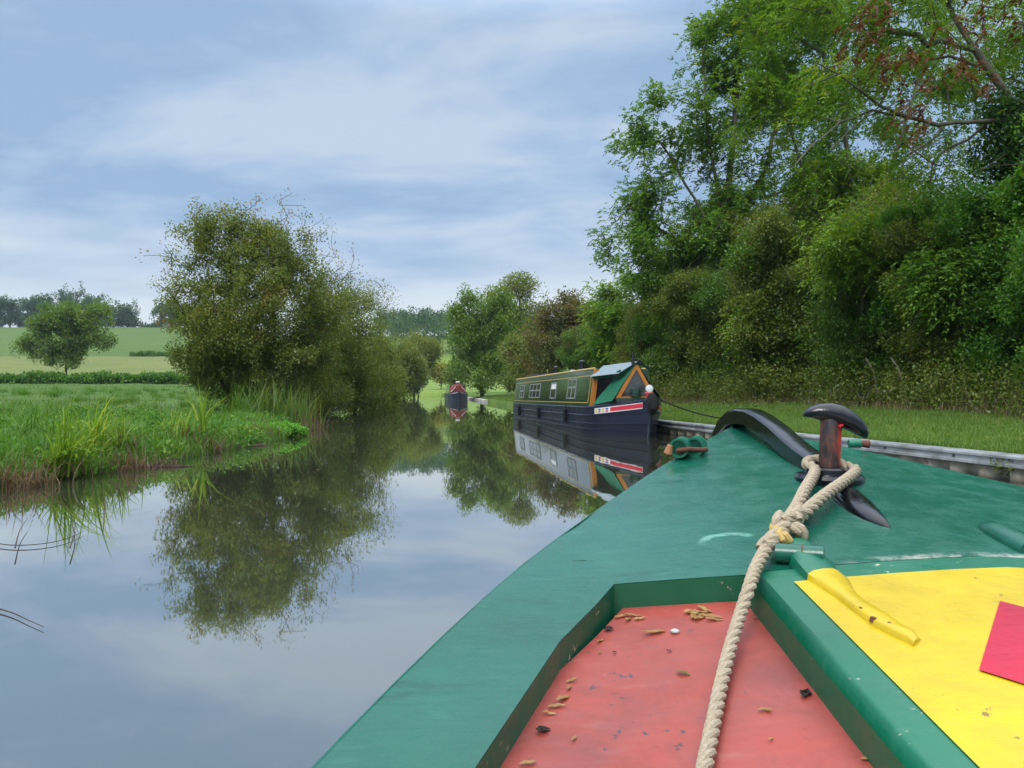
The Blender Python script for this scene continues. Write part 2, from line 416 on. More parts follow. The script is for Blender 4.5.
def ground_z(x, y):
    x = np.asarray(x, float); y = np.asarray(y, float)
    dl = XL(y) - x; dr = x - XR(y)
    h = hill(x, y)
    zl = np.where(dl > 0, -.08 + np.minimum(dl / 1.1, 1) ** .7 * (.34 + .06 * wob(x, y)) + np.clip((dl - 1) / 14, 0, 1) * (h - .26), -.08 + np.maximum(dl, -2) * .5)
    zl = zl + np.where(dl > 1.5, .05 * wob(x * .7, y * .7), 0)
    zr = np.where(dr > 0, .33 + np.clip(dr / 7, 0, 1) * np.maximum(h - .33, .42) + .015 * wob(x * .4, y * .4), -1.0)
    return np.where(dl > -2, np.where(dr > 0, np.maximum(zl, zr) if False else np.where(dl > 0, zl, np.where(dr > 0, zr, zl)), zl), zr)
def strip(name, rows, cols, xf, mat, kind='structure'):
    Y, T = np.meshgrid(rows, cols, indexing='ij'); X = xf(Y, T)
    Z = ground_z(X, Y); V = np.stack([X, Y, Z], 2).reshape(-1, 3)
    i = np.arange(len(rows) - 1)[:, None] * len(cols) + np.arange(len(cols) - 1)[None]
    Q = np.stack([i, i + 1, i + 1 + len(cols), i + len(cols)], 2).reshape(-1, 4)
    return tag(np_mesh(name, V, Q, mat, smooth=True), kind=kind)

def grass_mat(name, a, b, c, mud=False, scale=.5, pale=None):
    t = NT(name); p = t.pos()
    n1 = t.noise(p, scale, 6, .62); n2 = t.noise(p, scale * 9, 4, .7); n3 = t.noise(t.map(p, (1, .35, 1)), scale * .22, 4)
    col = t.ramp(n1, [(.3, a), (.52, b), (.72, c)])
    col = t.mix(t.rng(n2, .35, .7, 0, .55), col, tuple(x * .55 for x in a))
    if pale: col = t.mix(t.rng(n3, .45, .68, 0, .6), col, pale)
    if mud:
        z = t.sep(p)[2]; k = t.rng(t.math('ADD', z, t.math('MULTIPLY', n2, .12)), .12, .24, 1, 0)
        col = t.mix(k, col, (.05, .038, .025))
    return t.set(col, .9, bump=t.math('ADD', n2, t.noise(p, scale * 30, 3)), bstr=.6, bdist=.08, spec=.15)
M_meadow = grass_mat('meadow_grass', (.05, .10, .018), (.085, .155, .032), (.12, .19, .05), mud=True, scale=.7)
M_verge = grass_mat('verge_grass', (.05, .105, .012), (.075, .15, .018), (.11, .175, .03), scale=.9, pale=(.15, .19, .045))
M_lower = grass_mat('pale_pasture', (.12, .15, .04), (.155, .185, .05), (.185, .205, .065), scale=.08)
M_upper = grass_mat('green_pasture', (.07, .125, .022), (.085, .145, .028), (.10, .16, .036), scale=.05)
rows_near = np.concatenate([np.linspace(-40, 4, 12)[:-1], np.linspace(4, 40, 110)[:-1], np.linspace(40, 97, 60)])
lc = np.concatenate([np.linspace(-1.2, 3, 18)[:-1], 3 + 37 * np.linspace(0, 1, 30)[:-1] ** 1.4, np.linspace(40, 110, 12)[:-1], np.linspace(110, 520, 6)])
strip('meadow', rows_near, lc, lambda Y, T: XL(Y) - T, M_meadow)
strip('lower_field', np.linspace(97, 221, 40), lc, lambda Y, T: XL(Y) - T * (1 + (Y - 97) / 250), M_lower)
strip('upper_field', np.concatenate([np.linspace(221, 460, 40)[:-1], np.linspace(460, 1000, 12)]), lc, lambda Y, T: XL(Y) - T * (1 + (Y - 97) / 250), M_upper)
rc = np.concatenate([np.linspace(0, 12, 30)[:-1], 12 + 468 * np.linspace(0, 1, 24) ** 2])
strip('grass_verge', np.concatenate([np.linspace(-40, 4, 10)[:-1], np.linspace(4, 60, 90)[:-1], np.linspace(60, 141, 50)]), rc, lambda Y, T: XR(Y) + T, M_verge)
M_far = grass_mat('far_pasture', (.13, .20, .035), (.17, .25, .05), (.20, .28, .06), scale=.08)
strip('far_field', np.concatenate([np.linspace(141, 146.5, 12)[:-1], np.linspace(146.5, 330, 50)[:-1], np.linspace(330, 1000, 24)]), np.linspace(0, 1, 60) ** 1.3, lambda Y, T: XR(Y) + T * (480 - XR(Y)), M_far)
# canal bed and water
t = NT('canal_mud'); M_bed = t.set((.04, .034, .022), .9)
me = bpy.data.meshes.new('canal_bed'); me.from_pydata([(-420, -40, -1.0), (60, -40, -1.0), (60, 165, -1.0), (-420, 165, -1.0)], [], [(0, 1, 2, 3)]); tag(link('canal_bed', me, mat=M_bed), kind='structure')
t = NT('canal_water'); p = t.pos()
w1 = t.noise(t.map(p, (1, .5, 1)), .9, 3, .5); w2 = t.noise(t.map(p, (1, .6, 1), (0, 0, .4)), 5.5, 3, .5)
hgt = t.math('ADD', t.math('MULTIPLY', w1, 1.0), t.math('MULTIPLY', w2, .12))
murk = t.mix(t.noise(p, .25, 4), (.036, .040, .024), (.052, .055, .036))
M_water = t.set(murk, .5, bump=hgt, bstr=.022, bdist=.10, spec=0.0)
gl = t.n('BsdfGlossy'); gl.inputs['Roughness'].default_value = .018; gl.inputs[0].default_value = (.96, .97, .96, 1)
lw = t.n('LayerWeight'); lw.inputs['Blend'].default_value = .5
bn = next(n for n in t.N if n.bl_idname == 'ShaderNodeBump'); t.L.new(bn.outputs[0], gl.inputs['Normal'])
fac = t.math('ADD', t.math('MULTIPLY', t.math('POWER', lw.outputs['Facing'], 3.0), .52), .42, clamp=True)
mxs = t.n('MixShader'); t.L.new(fac, mxs.inputs[0]); t.L.new(t.p.outputs[0], mxs.inputs[1]); t.L.new(gl.outputs[0], mxs.inputs[2]); t.L.new(mxs.outputs[0], t.out.inputs[0])
me = bpy.data.meshes.new('water'); me.from_pydata([(-420, -40, 0), (60, -40, 0), (60, 165, 0), (-420, 165, 0)], [], [(0, 1, 2, 3)]); tag(link('water', me, mat=M_water), kind='structure')

# ------------------------------------------------------------------ right bank: steel piling with its waling rail
t = NT('piling_steel'); o = t.pos(); zz = t.sep(o)[2]
c = t.ramp(t.noise(t.map(o, (3, 3, .7)), 1.6, 6, .65), [(.3, (.24, .16, .09)), (.46, (.46, .41, .31)), (.7, (.62, .58, .48))])
c = t.mix(t.rng(zz, .0, .09, 1, 0), c, (.055, .05, .03)); M_pile = t.set(c, .75)
t = NT('galvanised_rail'); o = t.pos(); c = t.ramp(t.noise(o, 2.5, 6, .6), [(.3, (.14, .14, .13)), (.5, (.30, .32, .33)), (.75, (.46, .49, .50))]); M_rail = t.set(c, .45, metal=.35)
M_bolt = paint('dark_bolt', (.05, .05, .05), .5)
def bank_pt(y, off=0.0, z=0.0): return Vector((float(XR(y)) + off, y, z))
def piling():
    root = empty('sheet_piling', bank_pt(16)); tag(root, 'corrugated steel piling along the right canal bank topped by a grey rail', 'piling')
    off = bank_pt(16); ys = np.arange(1.0, 46, .0625); V = []
    for i, y in enumerate(ys):
        ph = (i % 8); dx = [0, 0, 0, .07, .12, .12, .12, .05][ph]
        V.append(bank_pt(y, -.10 + dx)); 
    m = MB(); n = len(V)
    m.add([v + Vector((0, 0, -1.1)) for v in V] + [v + Vector((0, 0, .31)) for v in V] + [bank_pt(y, .1, .31) for y in ys],
          [(i, i + 1, n + i + 1, n + i) for i in range(n - 1)] + [(n + i, n + i + 1, 2 * n + i + 1, 2 * n + i) for i in range(n - 1)])
    m.build('panel', M_pile, root, off=off)
    L = 4.0; y = 1.0
    while y < 44:
        a, b = bank_pt(y, -.14, .285), bank_pt(min(y + L - .02, 46), -.14, .285); d = (b - a).normalized(); s = Vector((d.y, -d.x, 0))
        prof = [(-.02, -.095), (.055, -.095), (.055, -.075), (.02, -.06), (.20, .062), (.20, .085), (-.035, .078), (-.045, .06), (-.045, .03), (-.012, .018), (-.012, -.035), (-.042, -.05), (-.042, -.085)]
        m = MB(); m.loft([[p + s * u + Vector((0, 0, v)) for u, v in prof] for p in (a, b)])
        m.build('rail', M_rail, root, off=off)
        for q in (.15, .5, .85):
            c = a.lerp(b, q) - s * .010 + Vector((0, 0, -.008)); MB().lathe(c, [(.0, 0), (.022, .001), (.020, .016), (.0, .018)], 8, axis=-s).build('bolt', M_bolt, root, off=off)
        y += L
    return root
piling()
t = NT('pale_coping'); o = t.pos(); M_cop = t.set(t.ramp(t.noise(o, 3, 6), [(.3, (.28, .27, .25)), (.7, (.52, .51, .48))]), .8)
def coping():
    root = empty('stone_coping', bank_pt(80)); tag(root, 'pale stone coping of the canal edge just beyond the distant boat', 'coping'); off = bank_pt(80)
    m = MB()
    for y in np.arange(72, 112, 1.5):
        a, b = bank_pt(y, -.15), bank_pt(y + 1.46, -.15)
        m.add([a + Vector((0, 0, -.5)), b + Vector((0, 0, -.5)), b + Vector((.4, 0, -.5)), a + Vector((.4, 0, -.5)), a + Vector((0, 0, .22)), b + Vector((0, 0, .22)), b + Vector((.4, 0, .24)), a + Vector((.4, 0, .24))],
              [(0, 1, 2, 3), (4, 5, 6, 7), (0, 1, 5, 4), (1, 2, 6, 5), (2, 3, 7, 6), (3, 0, 4, 7)])
    m.build('coping_stones', M_cop, root, off=off, bevel=.02, seg=1)
coping()
# ------------------------------------------------------------------ trees and other plants
def bark(name, a, b, s=3):
    t = NT(name); o = t.pos(); n = t.noise(t.map(o, (1, 1, .25)), s, 6, .65)
    return t.set(t.ramp(n, [(.3, a), (.7, b)]), .9, bump=n, bstr=.7, bdist=.03, spec=.2)
B_ash = bark('ash_bark', (.075, .068, .052), (.17, .155, .12)); B_dark = bark('thorn_bark', (.05, .038, .03), (.11, .085, .065), 6)
L_haw = leaf_mat('hawthorn_leaf', [(.1, (.06, .085, .02)), (.4, (.095, .125, .03)), (.62, (.138, .155, .038)), (.88, (.20, .17, .05)), (1, (.22, .10, .045))])
L_hawr = leaf_mat('autumn_thorn_leaf', [(.1, (.045, .10, .02)), (.5, (.08, .15, .03)), (.8, (.13, .15, .045)), (.97, (.18, .085, .05))])
L_will = leaf_mat('sallow_leaf', [(.1, (.075, .10, .02)), (.5, (.125, .15, .03)), (.8, (.18, .175, .04)), (1, (.22, .15, .04))])
L_ash = leaf_mat('ash_leaf', [(.1, (.055, .115, .02)), (.45, (.09, .17, .028)), (.7, (.135, .215, .034)), (.95, (.22, .24, .04))], trans=.36)
L_ashy = leaf_mat('yellowing_ash_leaf', [(.1, (.06, .12, .016)), (.45, (.10, .18, .02)), (.7, (.17, .225, .025)), (.95, (.27, .25, .03))], trans=.38)
L_dead = leaf_mat('dead_brown_leaf', [(.1, (.08, .026, .012)), (.6, (.14, .055, .022)), (1, (.22, .11, .04))])
L_green = leaf_mat('hedge_leaf', [(.1, (.035, .095, .015)), (.45, (.065, .155, .024)), (.7, (.10, .195, .03)), (1, (.17, .22, .04))])
L_oak = leaf_mat('oak_leaf', [(.1, (.065, .115, .024)), (.5, (.105, .165, .034)), (.8, (.155, .195, .04)), (1, (.20, .19, .05))])
L_red = leaf_mat('reddening_leaf', [(.1, (.06, .085, .025)), (.45, (.10, .10, .035)), (.7, (.14, .07, .04)), (1, (.18, .07, .05))])
L_wood = leaf_mat('woodland_leaf', [(.1, (.025, .055, .02)), (.5, (.042, .085, .028)), (.8, (.07, .11, .032)), (1, (.12, .125, .035))], nscale=.06)
L_grey = leaf_mat('grey_willow_leaf', [(.1, (.09, .12, .07)), (.5, (.13, .165, .095)), (1, (.18, .20, .11))])
L_yel = leaf_mat('yellow_leaf', [(.1, (.12, .12, .02)), (.5, (.19, .17, .03)), (1, (.26, .19, .035))])
L_ivy = leaf_mat('ivy_leaf', [(.1, (.016, .045, .010)), (.5, (.03, .075, .015)), (1, (.055, .10, .02))])
L_cress = leaf_mat('watercress_leaf', [(.1, (.06, .18, .02)), (.5, (.10, .25, .03)), (1, (.15, .30, .05))])
def gz(x, y): return float(ground_z(x, y))
def base_at(px, d):
    x = (px - 512) / F * d; return Vector((x, d, gz(x, d)))
def blob(base, px, py, d, rx, rz, ry=None):
    "an ellipsoid whose outline spans rx by rz pixels round (px, py), relative to base"
    c = at(px, py, d) - base; return (c.x, c.y, c.z, rx * d / F, (ry or rx) * d / F, rz * d / F)

# big hawthorn on the left bank
b = base_at(246, 31)
make_tree('hawthorn_tree', b, [blob(b, 250, 300, 31, 76, 72), blob(b, 232, 250, 31, 50, 42), blob(b, 285, 250, 32, 40, 34), blob(b, 212, 340, 30, 45, 45), blob(b, 258, 360, 31, 72, 42), blob(b, 310, 300, 34, 45, 55), blob(b, 200, 290, 31, 34, 34), blob(b, 222, 378, 30, 38, 28), blob(b, 262, 385, 31, 56, 26), blob(b, 255, 335, 30, 46, 40), blob(b, 238, 325, 29, 38, 36), blob(b, 300, 372, 33, 48, 34), blob(b, 196, 352, 30, 24, 38)],
          1500, L_haw, B_dark, dict(kind='simple', m=52, spread=.19, ln=.098, wd=.06, bare_m=14), 'tall dense hawthorn with bare twig ends on the left bank', group='shrubs of the left bank', seed=3,
          trunks=[[(-.3, 0, -.2), (-.5, .1, 1.5), (-.8, .2, 3.6), (-.7, .1, 6.0)], [(.2, .2, -.2), (.6, .3, 1.6), (1.1, .3, 3.5), (.9, .2, 5.5)], [(0, -.2, -.2), (-.9, -.4, 1.3), (-1.9, -.5, 2.8)]],
          r_tip=.008, r_max=.16, seg=.45, lump=(6, .46, .48), bare=200, bare_blobs=[blob(b, 250, 290, 31, 84, 84), blob(b, 300, 275, 33, 56, 62), blob(b, 262, 228, 31, 56, 32), blob(b, 335, 295, 35, 34, 36)], up=.5)
b = base_at(338, 42)
make_tree('hawthorn_tree', b, [blob(b, 330, 345, 40, 48, 62), blob(b, 352, 340, 43, 36, 52), blob(b, 310, 375, 37, 36, 36), blob(b, 340, 385, 41, 52, 26), blob(b, 372, 365, 46, 24, 40), blob(b, 345, 300, 41, 26, 20), blob(b, 320, 400, 37, 44, 18), blob(b, 355, 398, 41, 44, 18), blob(b, 380, 390, 45, 26, 20), blob(b, 335, 340, 40, 44, 50)],
          1150, L_will, B_dark, dict(kind='simple', m=40, spread=.27, ln=.115, wd=.06, bare_m=5), 'yellowing lower bush leaning over the water right of the tall hawthorn', group='shrubs of the left bank', seed=5,
          trunks=[[(-1, 0, -.2), (-.8, 0, 1.5), (-.6, 0, 3)], [(.8, .3, -.2), (1.0, .3, 1.5), (1.1, .2, 2.6)]], r_tip=.008, r_max=.12, seg=.5, lump=(6, .46, .45), bare=90, bare_blobs=[blob(b, 350, 310, 42, 45, 44)], up=.5)
b = base_at(386, 62)
make_tree('hawthorn_tree', b, [blob(b, 381, 368, 60, 19, 36), blob(b, 388, 384, 60, 13, 20), blob(b, 370, 380, 58, 18, 24), blob(b, 384, 394, 58, 18, 10)], 400, L_will, B_dark, dict(kind='simple', m=34, spread=.33, ln=.17, wd=.09),
          'russet tinged bush at the far right end of the left bank shrubs', group='shrubs of the left bank', seed=6, trunks=[[(0, 0, -.2), (0, 0, 2)]], r_tip=.01, r_max=.1)
# small bushes beyond on the left bank
def bush(name, px, py, d, rx, rz, mat, label, n=220, seed=1, extra=(), ln=.26, m=30, cat_='bush', group='bushes beside the far bend'):
    b = base_at(px, d); h = (389 - py) / F * d
    return make_tree(name, b, [blob(b, px, py, d, rx, rz)] + [blob(b, *e) for e in extra], n, mat, B_dark, dict(kind='simple', m=m, spread=.5 * ln / .26, ln=ln, wd=ln * .62), label, cat_, group, seed, trunks=[[(0, 0, -.2), (0, 0, h * .5), (0, 0, h)]], r_tip=.018, r_max=.2, seg=1.0)
bush('willow_bush', 414, 374, 108, 14, 17, L_grey, 'silvery grey-green willow bush by the far water', seed=11, extra=[(409, 382, 106, 12, 12)])
bush('round_tree', 418, 352, 128, 22, 19, L_will, 'rounded tree with yellowing crown above the grey willow', seed=12, extra=[(431, 356, 128, 12, 14)], ln=.32)
bush('round_bush', 404, 362, 100, 18, 26, L_will, 'olive bush between the hawthorns and the grey willow', seed=13, extra=[(402, 380, 98, 15, 15)])
bush('low_bush', 441, 373, 165, 12, 7, L_yel, 'low lime coloured bush in the field at the bend', n=80, seed=14, ln=.4)
bush('low_bush', 455, 374, 150, 10, 8, L_will, 'low olive bush behind the distant boat', n=80, seed=15, ln=.4)
# lone tree and hedge on the left meadow
b = base_at(66, 104)
make_tree('field_tree', b, [blob(b, 60, 335, 104, 30, 22), blob(b, 84, 318, 104, 27, 20), blob(b, 40, 347, 104, 20, 14), blob(b, 96, 340, 104, 17, 13), blob(b, 66, 355, 104, 22, 14), blob(b, 52, 318, 104, 20, 16)],
          480, L_oak, B_dark, dict(kind='simple', m=26, spread=.42, ln=.30, wd=.20), 'lone broad leafy tree in the hedge of the left meadow', 'tree', seed=21, trunks=[[(0, 0, -.3), (.0, 0, 2.5), (.3, 0, 6), (1, 0, 9)], [(.2, 0, 3), (-2.5, 0, 6)], [(.3, 0, 4), (3.5, .3, 7)]], r_tip=.02, r_max=.5, seg=1.0)
def low_hedge(name, x0, x1, y, h, label, seed, n):
    rng = np.random.default_rng(seed); root = empty(name, ((x0 + x1) / 2, y, gz((x0 + x1) / 2, y))); tag(root, label, 'hedge'); o = np.array(root.location)
    x = rng.uniform(x0, x1, n); yy = y + rng.normal(0, .45, n); top = h * (1 + .25 * np.sin(x * .8) + .15 * np.sin(x * 2.1))
    z = ground_z(x, yy) + top * rng.random(n) ** .6
    P = np.stack([x, yy, z], 1) - o
    V, Q, tt = simple_leaves(rng, P, 8, .22, .34, .22); np_mesh('foliage', V, Q, L_green, root, tint=tt)
low_hedge('field_hedge', -78, -36, 97, .95, 'low dark hedge across the far side of the left meadow', 31, 3000)
low_hedge('field_hedge', -113, -98, 222, 1.1, 'short dark hedge on the hillside between pale and green fields', 32, 700)

# far trees on the left hilltop, each its own crown
def far_tree(px, top, w, d, label, seed, mat=L_wood, n=150):
    b = base_at(px, d); yb = HZ - (b.z - EYE) / d * F; mid = (top + yb) / 2; hh = (yb - top) / 2
    rng = random.Random(seed)
    bl = [blob(b, px, mid + hh * .05, d, w * .52, hh * .95), blob(b, px, mid + hh * .6, d, w * .55, hh * .42)] + [blob(b, px + rng.uniform(-.36, .36) * w, mid + rng.uniform(-.4, .5) * hh, d, w * .28, hh * .45) for _ in range(4)]
    return make_tree('hilltop_tree', b, bl, n, mat, B_dark, dict(kind='simple', m=24, spread=.8, ln=.9, wd=.65), label, 'tree', 'trees on the left hilltop', seed, trunks=[[(0, 0, -1), (0, 0, b.z * 0 + hh * d / F * 1.2)]], r_tip=.06, r_max=.6, seg=2, lump=(7, .42, .5))
for i, (px, top, w, d, lab) in enumerate([(-12, 288, 40, 420, 'dark hilltop tree cut by the left picture edge'), (10, 289, 34, 410, 'hilltop tree second from the left, wide and dull'), (33, 291, 30, 425, 'bluish hilltop tree left of the lone field tree'),
        (52, 293, 24, 430, 'hilltop tree just behind the left side of the lone tree'), (76, 283, 42, 420, 'tallest domed hilltop tree above the lone tree'), (100, 292, 26, 430, 'hilltop tree peeping right of the tall dome'),
        (121, 294, 36, 415, 'rounded tree ending the hilltop wood on its right'), (172, 296, 34, 405, 'isolated hilltop tree half hidden by the left hawthorn'), (152, 325, 22, 420, 'low scrub on the hilltop left of the isolated tree')]):
    far_tree(px, top, w, d, lab, 40 + i, n=60 if i == 8 else 150)
# far-off wooded hill in the middle
def far_wood():
    rng = np.random.default_rng(77); A = []
    for _ in range(150):
        d = rng.uniform(345, 460); px = rng.uniform(375, 640); x = (px - 512) / F * d; z = gz(x, d)
        h = rng.uniform(11, 17); r = rng.uniform(4.5, 7)
        q = rvec(rng, 55); q[:, 2] = np.abs(q[:, 2]) * 1.1 - .25
        A.append(np.array([x, d, z + h * .55]) + q * np.array([r, r, h * .5]) * rng.uniform(.8, 1.08, (55, 1)))
    A = np.concatenate(A); V, Q, tt = simple_leaves(rng, A, 5, .8, 1.2, .85)
    tt = np.clip(tt + np.repeat(rng.normal(0, .16, 150), 55 * 5), 0, 1)
    tag(np_mesh('distant_wood', V, Q, L_wood, tint=tt), 'bluish wooded hillside beyond the canal bend', 'woodland', kind='stuff')
far_wood()
# field behind the hawthorn, right bank: the tall row
b = base_at(482, 86)
make_tree('leaning_tree', b, [blob(b, 483, 340, 86, 36, 42), blob(b, 472, 318, 86, 24, 26), blob(b, 500, 330, 86, 32, 38), blob(b, 478, 372, 84, 32, 20), blob(b, 512, 362, 82, 30, 28), blob(b, 462, 355, 86, 16, 28)],
          620, L_oak, B_dark, dict(kind='simple', m=28, spread=.42, ln=.26, wd=.17), 'dark green tree at the left end of the right bank row', group='trees of the right bank', seed=51, trunks=[[(0, 0, -.3), (0, 0, 3), (.3, 0, 8)]], r_tip=.016, r_max=.35, seg=.9)
b = base_at(522, 96)
make_tree('ash_tree', b, [blob(b, 516, 296, 96, 30, 24), blob(b, 500, 305, 96, 22, 24), blob(b, 532, 312, 96, 20, 22), blob(b, 515, 330, 96, 34, 26)],
          380, L_will, B_ash, dict(kind='simple', m=20, spread=.5, ln=.28, wd=.16), 'pale loose crowned tree rising behind the dark row end', group='trees of the right bank', seed=52, trunks=[[(0, 0, -.3), (0, 0, 6), (-.3, 0, 12)]], r_tip=.02, r_max=.35, seg=.9)
b = base_at(560, 66)
make_tree('thorn_tree', b, [blob(b, 558, 335, 64, 40, 34), blob(b, 575, 318, 64, 26, 30), blob(b, 540, 358, 62, 34, 28), blob(b, 590, 350, 60, 34, 34)],
          560, L_red, B_dark, dict(kind='simple', m=28, spread=.33, ln=.19, wd=.12), 'dusky reddening thorn tree behind the moored boat cabin', group='trees of the right bank', seed=53, trunks=[[(0, 0, -.3), (0, 0, 2), (.3, 0, 5)]], r_tip=.012, r_max=.2, seg=.7)
b = base_at(535, 74)
make_tree('thorn_tree', b, [blob(b, 532, 362, 74, 34, 28), blob(b, 520, 375, 72, 24, 17)], 260, L_haw, B_dark, dict(kind='simple', m=28, spread=.34, ln=.22, wd=.14), 'olive thorn bush behind the moored boat stern', group='trees of the right bank', seed=54, trunks=[[(0, 0, -.3), (0, 0, 3)]], r_tip=.012, r_max=.2, seg=.7)
# bright ash behind the cratch
PIN = dict(kind='pinnate', m=13, spread=.30, rl=.36, ln=.16, wd=.085, pairs=3, droop=.3)
b = base_at(650, 47)
make_tree('ash_tree', b, [blob(b, 640, 300, 47, 50, 40), blob(b, 612, 325, 46, 36, 28), blob(b, 672, 318, 46, 46, 42), blob(b, 640, 350, 46, 52, 24), blob(b, 700, 345, 44, 40, 36)],
          420, L_ashy, B_ash, dict(PIN, m=14), 'bright green ash with hanging sprays above the moored boat bow', group='ashes of the right bank', seed=55, trunks=[[(0, 0, -.3), (0, 0, 2.5), (.2, 0, 6)]], r_tip=.012, r_max=.22, seg=.7)
# tall ash
b = base_at(730, 39)
make_tree('ash_tree', b, [blob(b, 645, 175, 39, 46, 62), blob(b, 622, 230, 39, 36, 42), blob(b, 690, 110, 39, 44, 60), blob(b, 735, 30, 39, 58, 60), blob(b, 720, 240, 39, 60, 60), blob(b, 790, 140, 40, 64, 90), blob(b, 800, 10, 40, 70, 90), blob(b, 655, 255, 38, 52, 34), blob(b, 728, 175, 41, 60, 60)],
          640, L_ash, B_ash, dict(PIN, m=17, spread=.36), 'tallest grey-barked ash, its open crown edging the sky', group='ashes of the right bank', seed=56,
          trunks=[[(0, 0, -.3), (.1, 0, 4), (-.2, .2, 9), (.3, .3, 14), (.6, .2, 20)], ([(-.1, 0, 7), (-1.8, .2, 10.5), (-3.6, .3, 13.5)], 0), ([(-.1, .2, 8), (2, .5, 12), (3.2, .5, 17)], 0), ([(-.2, .2, 9), (-1.2, -.5, 13), (-1.6, -.6, 17.5)], 0), ([(0, 0, 6), (-2.6, -.4, 8), (-5, -.5, 9.5)], 0)],
          r_tip=.02, r_max=.45, seg=.8, lift=.8)
b = base_at(845, 31)
make_tree('ash_tree', b, [blob(b, 800, 60, 31, 62, 80), blob(b, 870, -40, 31, 90, 60), blob(b, 775, 110, 31, 50, 60), blob(b, 850, 185, 31, 60, 34), blob(b, 930, 215, 31, 60, 44), blob(b, 850, 232, 29, 36, 36), blob(b, 800, 180, 31, 40, 40), blob(b, 790, 0, 31, 60, 60), blob(b, 940, 50, 34, 80, 50), blob(b, 900, 150, 33, 56, 44), blob(b, 870, 185, 32, 56, 36)],
          620, L_ashy, B_ash, dict(PIN, m=13, spread=.32, rl=.34, ln=.14, wd=.07), 'yellow-green ash filling the sky right of the tallest ash', group='ashes of the right bank', seed=57,
          trunks=[[(0, 0, -.3), (.2, 0, 4), (.3, .2, 9), (.0, .3, 14)], ([(.2, 0, 5), (-1.6, -.3, 8.5), (-2.6, -.3, 12)], 0), ([(.3, .1, 7), (2.2, .4, 10), (3.4, .2, 14)], 0)], r_tip=.012, r_max=.3, seg=.7, lift=.8)
# ivy-clad near ash with a long level limb and dead brown sprays
def near_ash():
    D = 20.0; b = base_at(1030, D)
    def q(px, py, dd=0): return tuple(at(px, py, D + dd) - b)
    tr = [[(0, 0, -.3), q(1022, 330), q(1012, 240), q(1012, 150), q(1010, 100)],
          ([q(1010, 100), q(990, 72), q(965, 35), q(948, 5), q(930, -60)], 0), ([q(1010, 120), q(968, 122, -.3), q(938, 125, -.7), q(905, 116, -1.2), q(880, 106, -1.6), q(862, 92, -2), q(838, 74, -2.3), q(815, 62, -2.6)], 0),
          ([q(905, 116, -1.2), q(872, 110, -1.5), q(840, 122, -2), q(812, 145, -2.4), q(795, 165, -2.6)], 0), ([q(985, 68), q(950, 56, .3), q(905, 60, .5), q(880, 72, .6)], 0), ([q(975, 50), q(940, 40, -.5), q(918, 52, -.8), q(905, 60, -1)], 0),
          ([q(1010, 130), q(1040, 60, .5), q(1070, 0, 1)], 0), ([q(962, 124, -.3), q(930, 145, -.6), q(900, 165, -.8)], 0), ([q(880, 106, -1.6), q(850, 130, -2), q(830, 150, -2.2)], 0)]
    bl = [blob(b, 890, 40, D + .5, 80, 44), blob(b, 850, 100, D - .5, 56, 34), blob(b, 1000, 10, D + 1.5, 90, 44), blob(b, 960, 80, D + 1.5, 60, 30), blob(b, 930, 165, D + .6, 60, 30), blob(b, 830, 90, D - 1.4, 34, 38), blob(b, 1030, 200, D, 50, 70), blob(b, 900, -30, D, 120, 60), blob(b, 1060, 100, D, 60, 80)]
    root = make_tree('ivy_clad_ash', b, bl, 320, L_ashy, B_ash, dict(PIN, m=9, spread=.26, rl=.36, ln=.13, wd=.05, droop=.55), 'near ash with ivy trunk, long level limb and dead brown sprays', 'tree', 'ashes of the right bank', 58, trunks=tr, r_tip=.015, r_max=.34, seg=.45, lift=.6)
    rng = np.random.default_rng(5)
    A = np.concatenate([crown_points(rng, [blob(b, 880, 30, D - 2.4, 46, 34)], 18, .4), crown_points(rng, [blob(b, 940, 70, D - 2, 64, 46)], 24, .4), crown_points(rng, [blob(b, 905, 120, D - 2, 24, 30)], 8), crown_points(rng, [blob(b, 990, 20, D - 1.5, 40, 30)], 9)])
    V, Q, tt = pinnate_leaves(rng, A, np.array([0, 0, 6.]), 5, .10, .24, .11, .06, 4, 1.0); np_mesh('dead_leaf_sprays', V, Q, L_dead, root, tint=tt)
    # ivy round the trunk
    n = 900; tz = rng.uniform(.2, 1, n); P = np.stack([np.interp(tz * 330, [0, 100, 180, 330], [0, -.2, -.45, -.5]) + rng.normal(0, .38, n), rng.normal(0, .38, n), tz * 8.2], 1)
    V, Q, tt = simple_leaves(rng, P, 26, .16, .10, .08); np_mesh('ivy', V, Q, L_ivy, root, tint=tt)
near_ash()
# hedge of hawthorns behind the verge: a few grown shrubs, then copies
def hedge_proto(mat, seed, lab, pin=False):
    h = 5.2
    rb = random.Random(seed); bl = [(rb.uniform(-1.5, 1.5), rb.uniform(-.9, .9), .5 + 4.4 * (q / 15) ** .9, rb.uniform(.7, 1.15), rb.uniform(.7, 1.0), rb.uniform(.55, .9)) for q in range(16)] + [(0, 0, 2.3, 1.6, 1.2, 2.2)]
    return make_tree('hedge_shrub', (0, 0, 0), bl, 560, mat, B_dark, dict(kind='simple', m=80, spread=.19, ln=.082, wd=.056), lab, 'shrub', 'hedge shrubs behind the grass verge', seed,
                     trunks=[[(-.6, 0, -.2), (-.8, 0, 1.2), (-.9, .1, 3.2)], [(.5, .1, -.2), (.7, 0, 1.4), (.8, 0, 3.2)], [(0, .2, -.2), (0, .2, 2.6)]], r_tip=.007, r_max=.09, seg=.5, shell=.5, lump=(5, .45, .3), bare=26, bare_blobs=[(0, 0, 3.2, 2.1, 1.7, 2.7)])
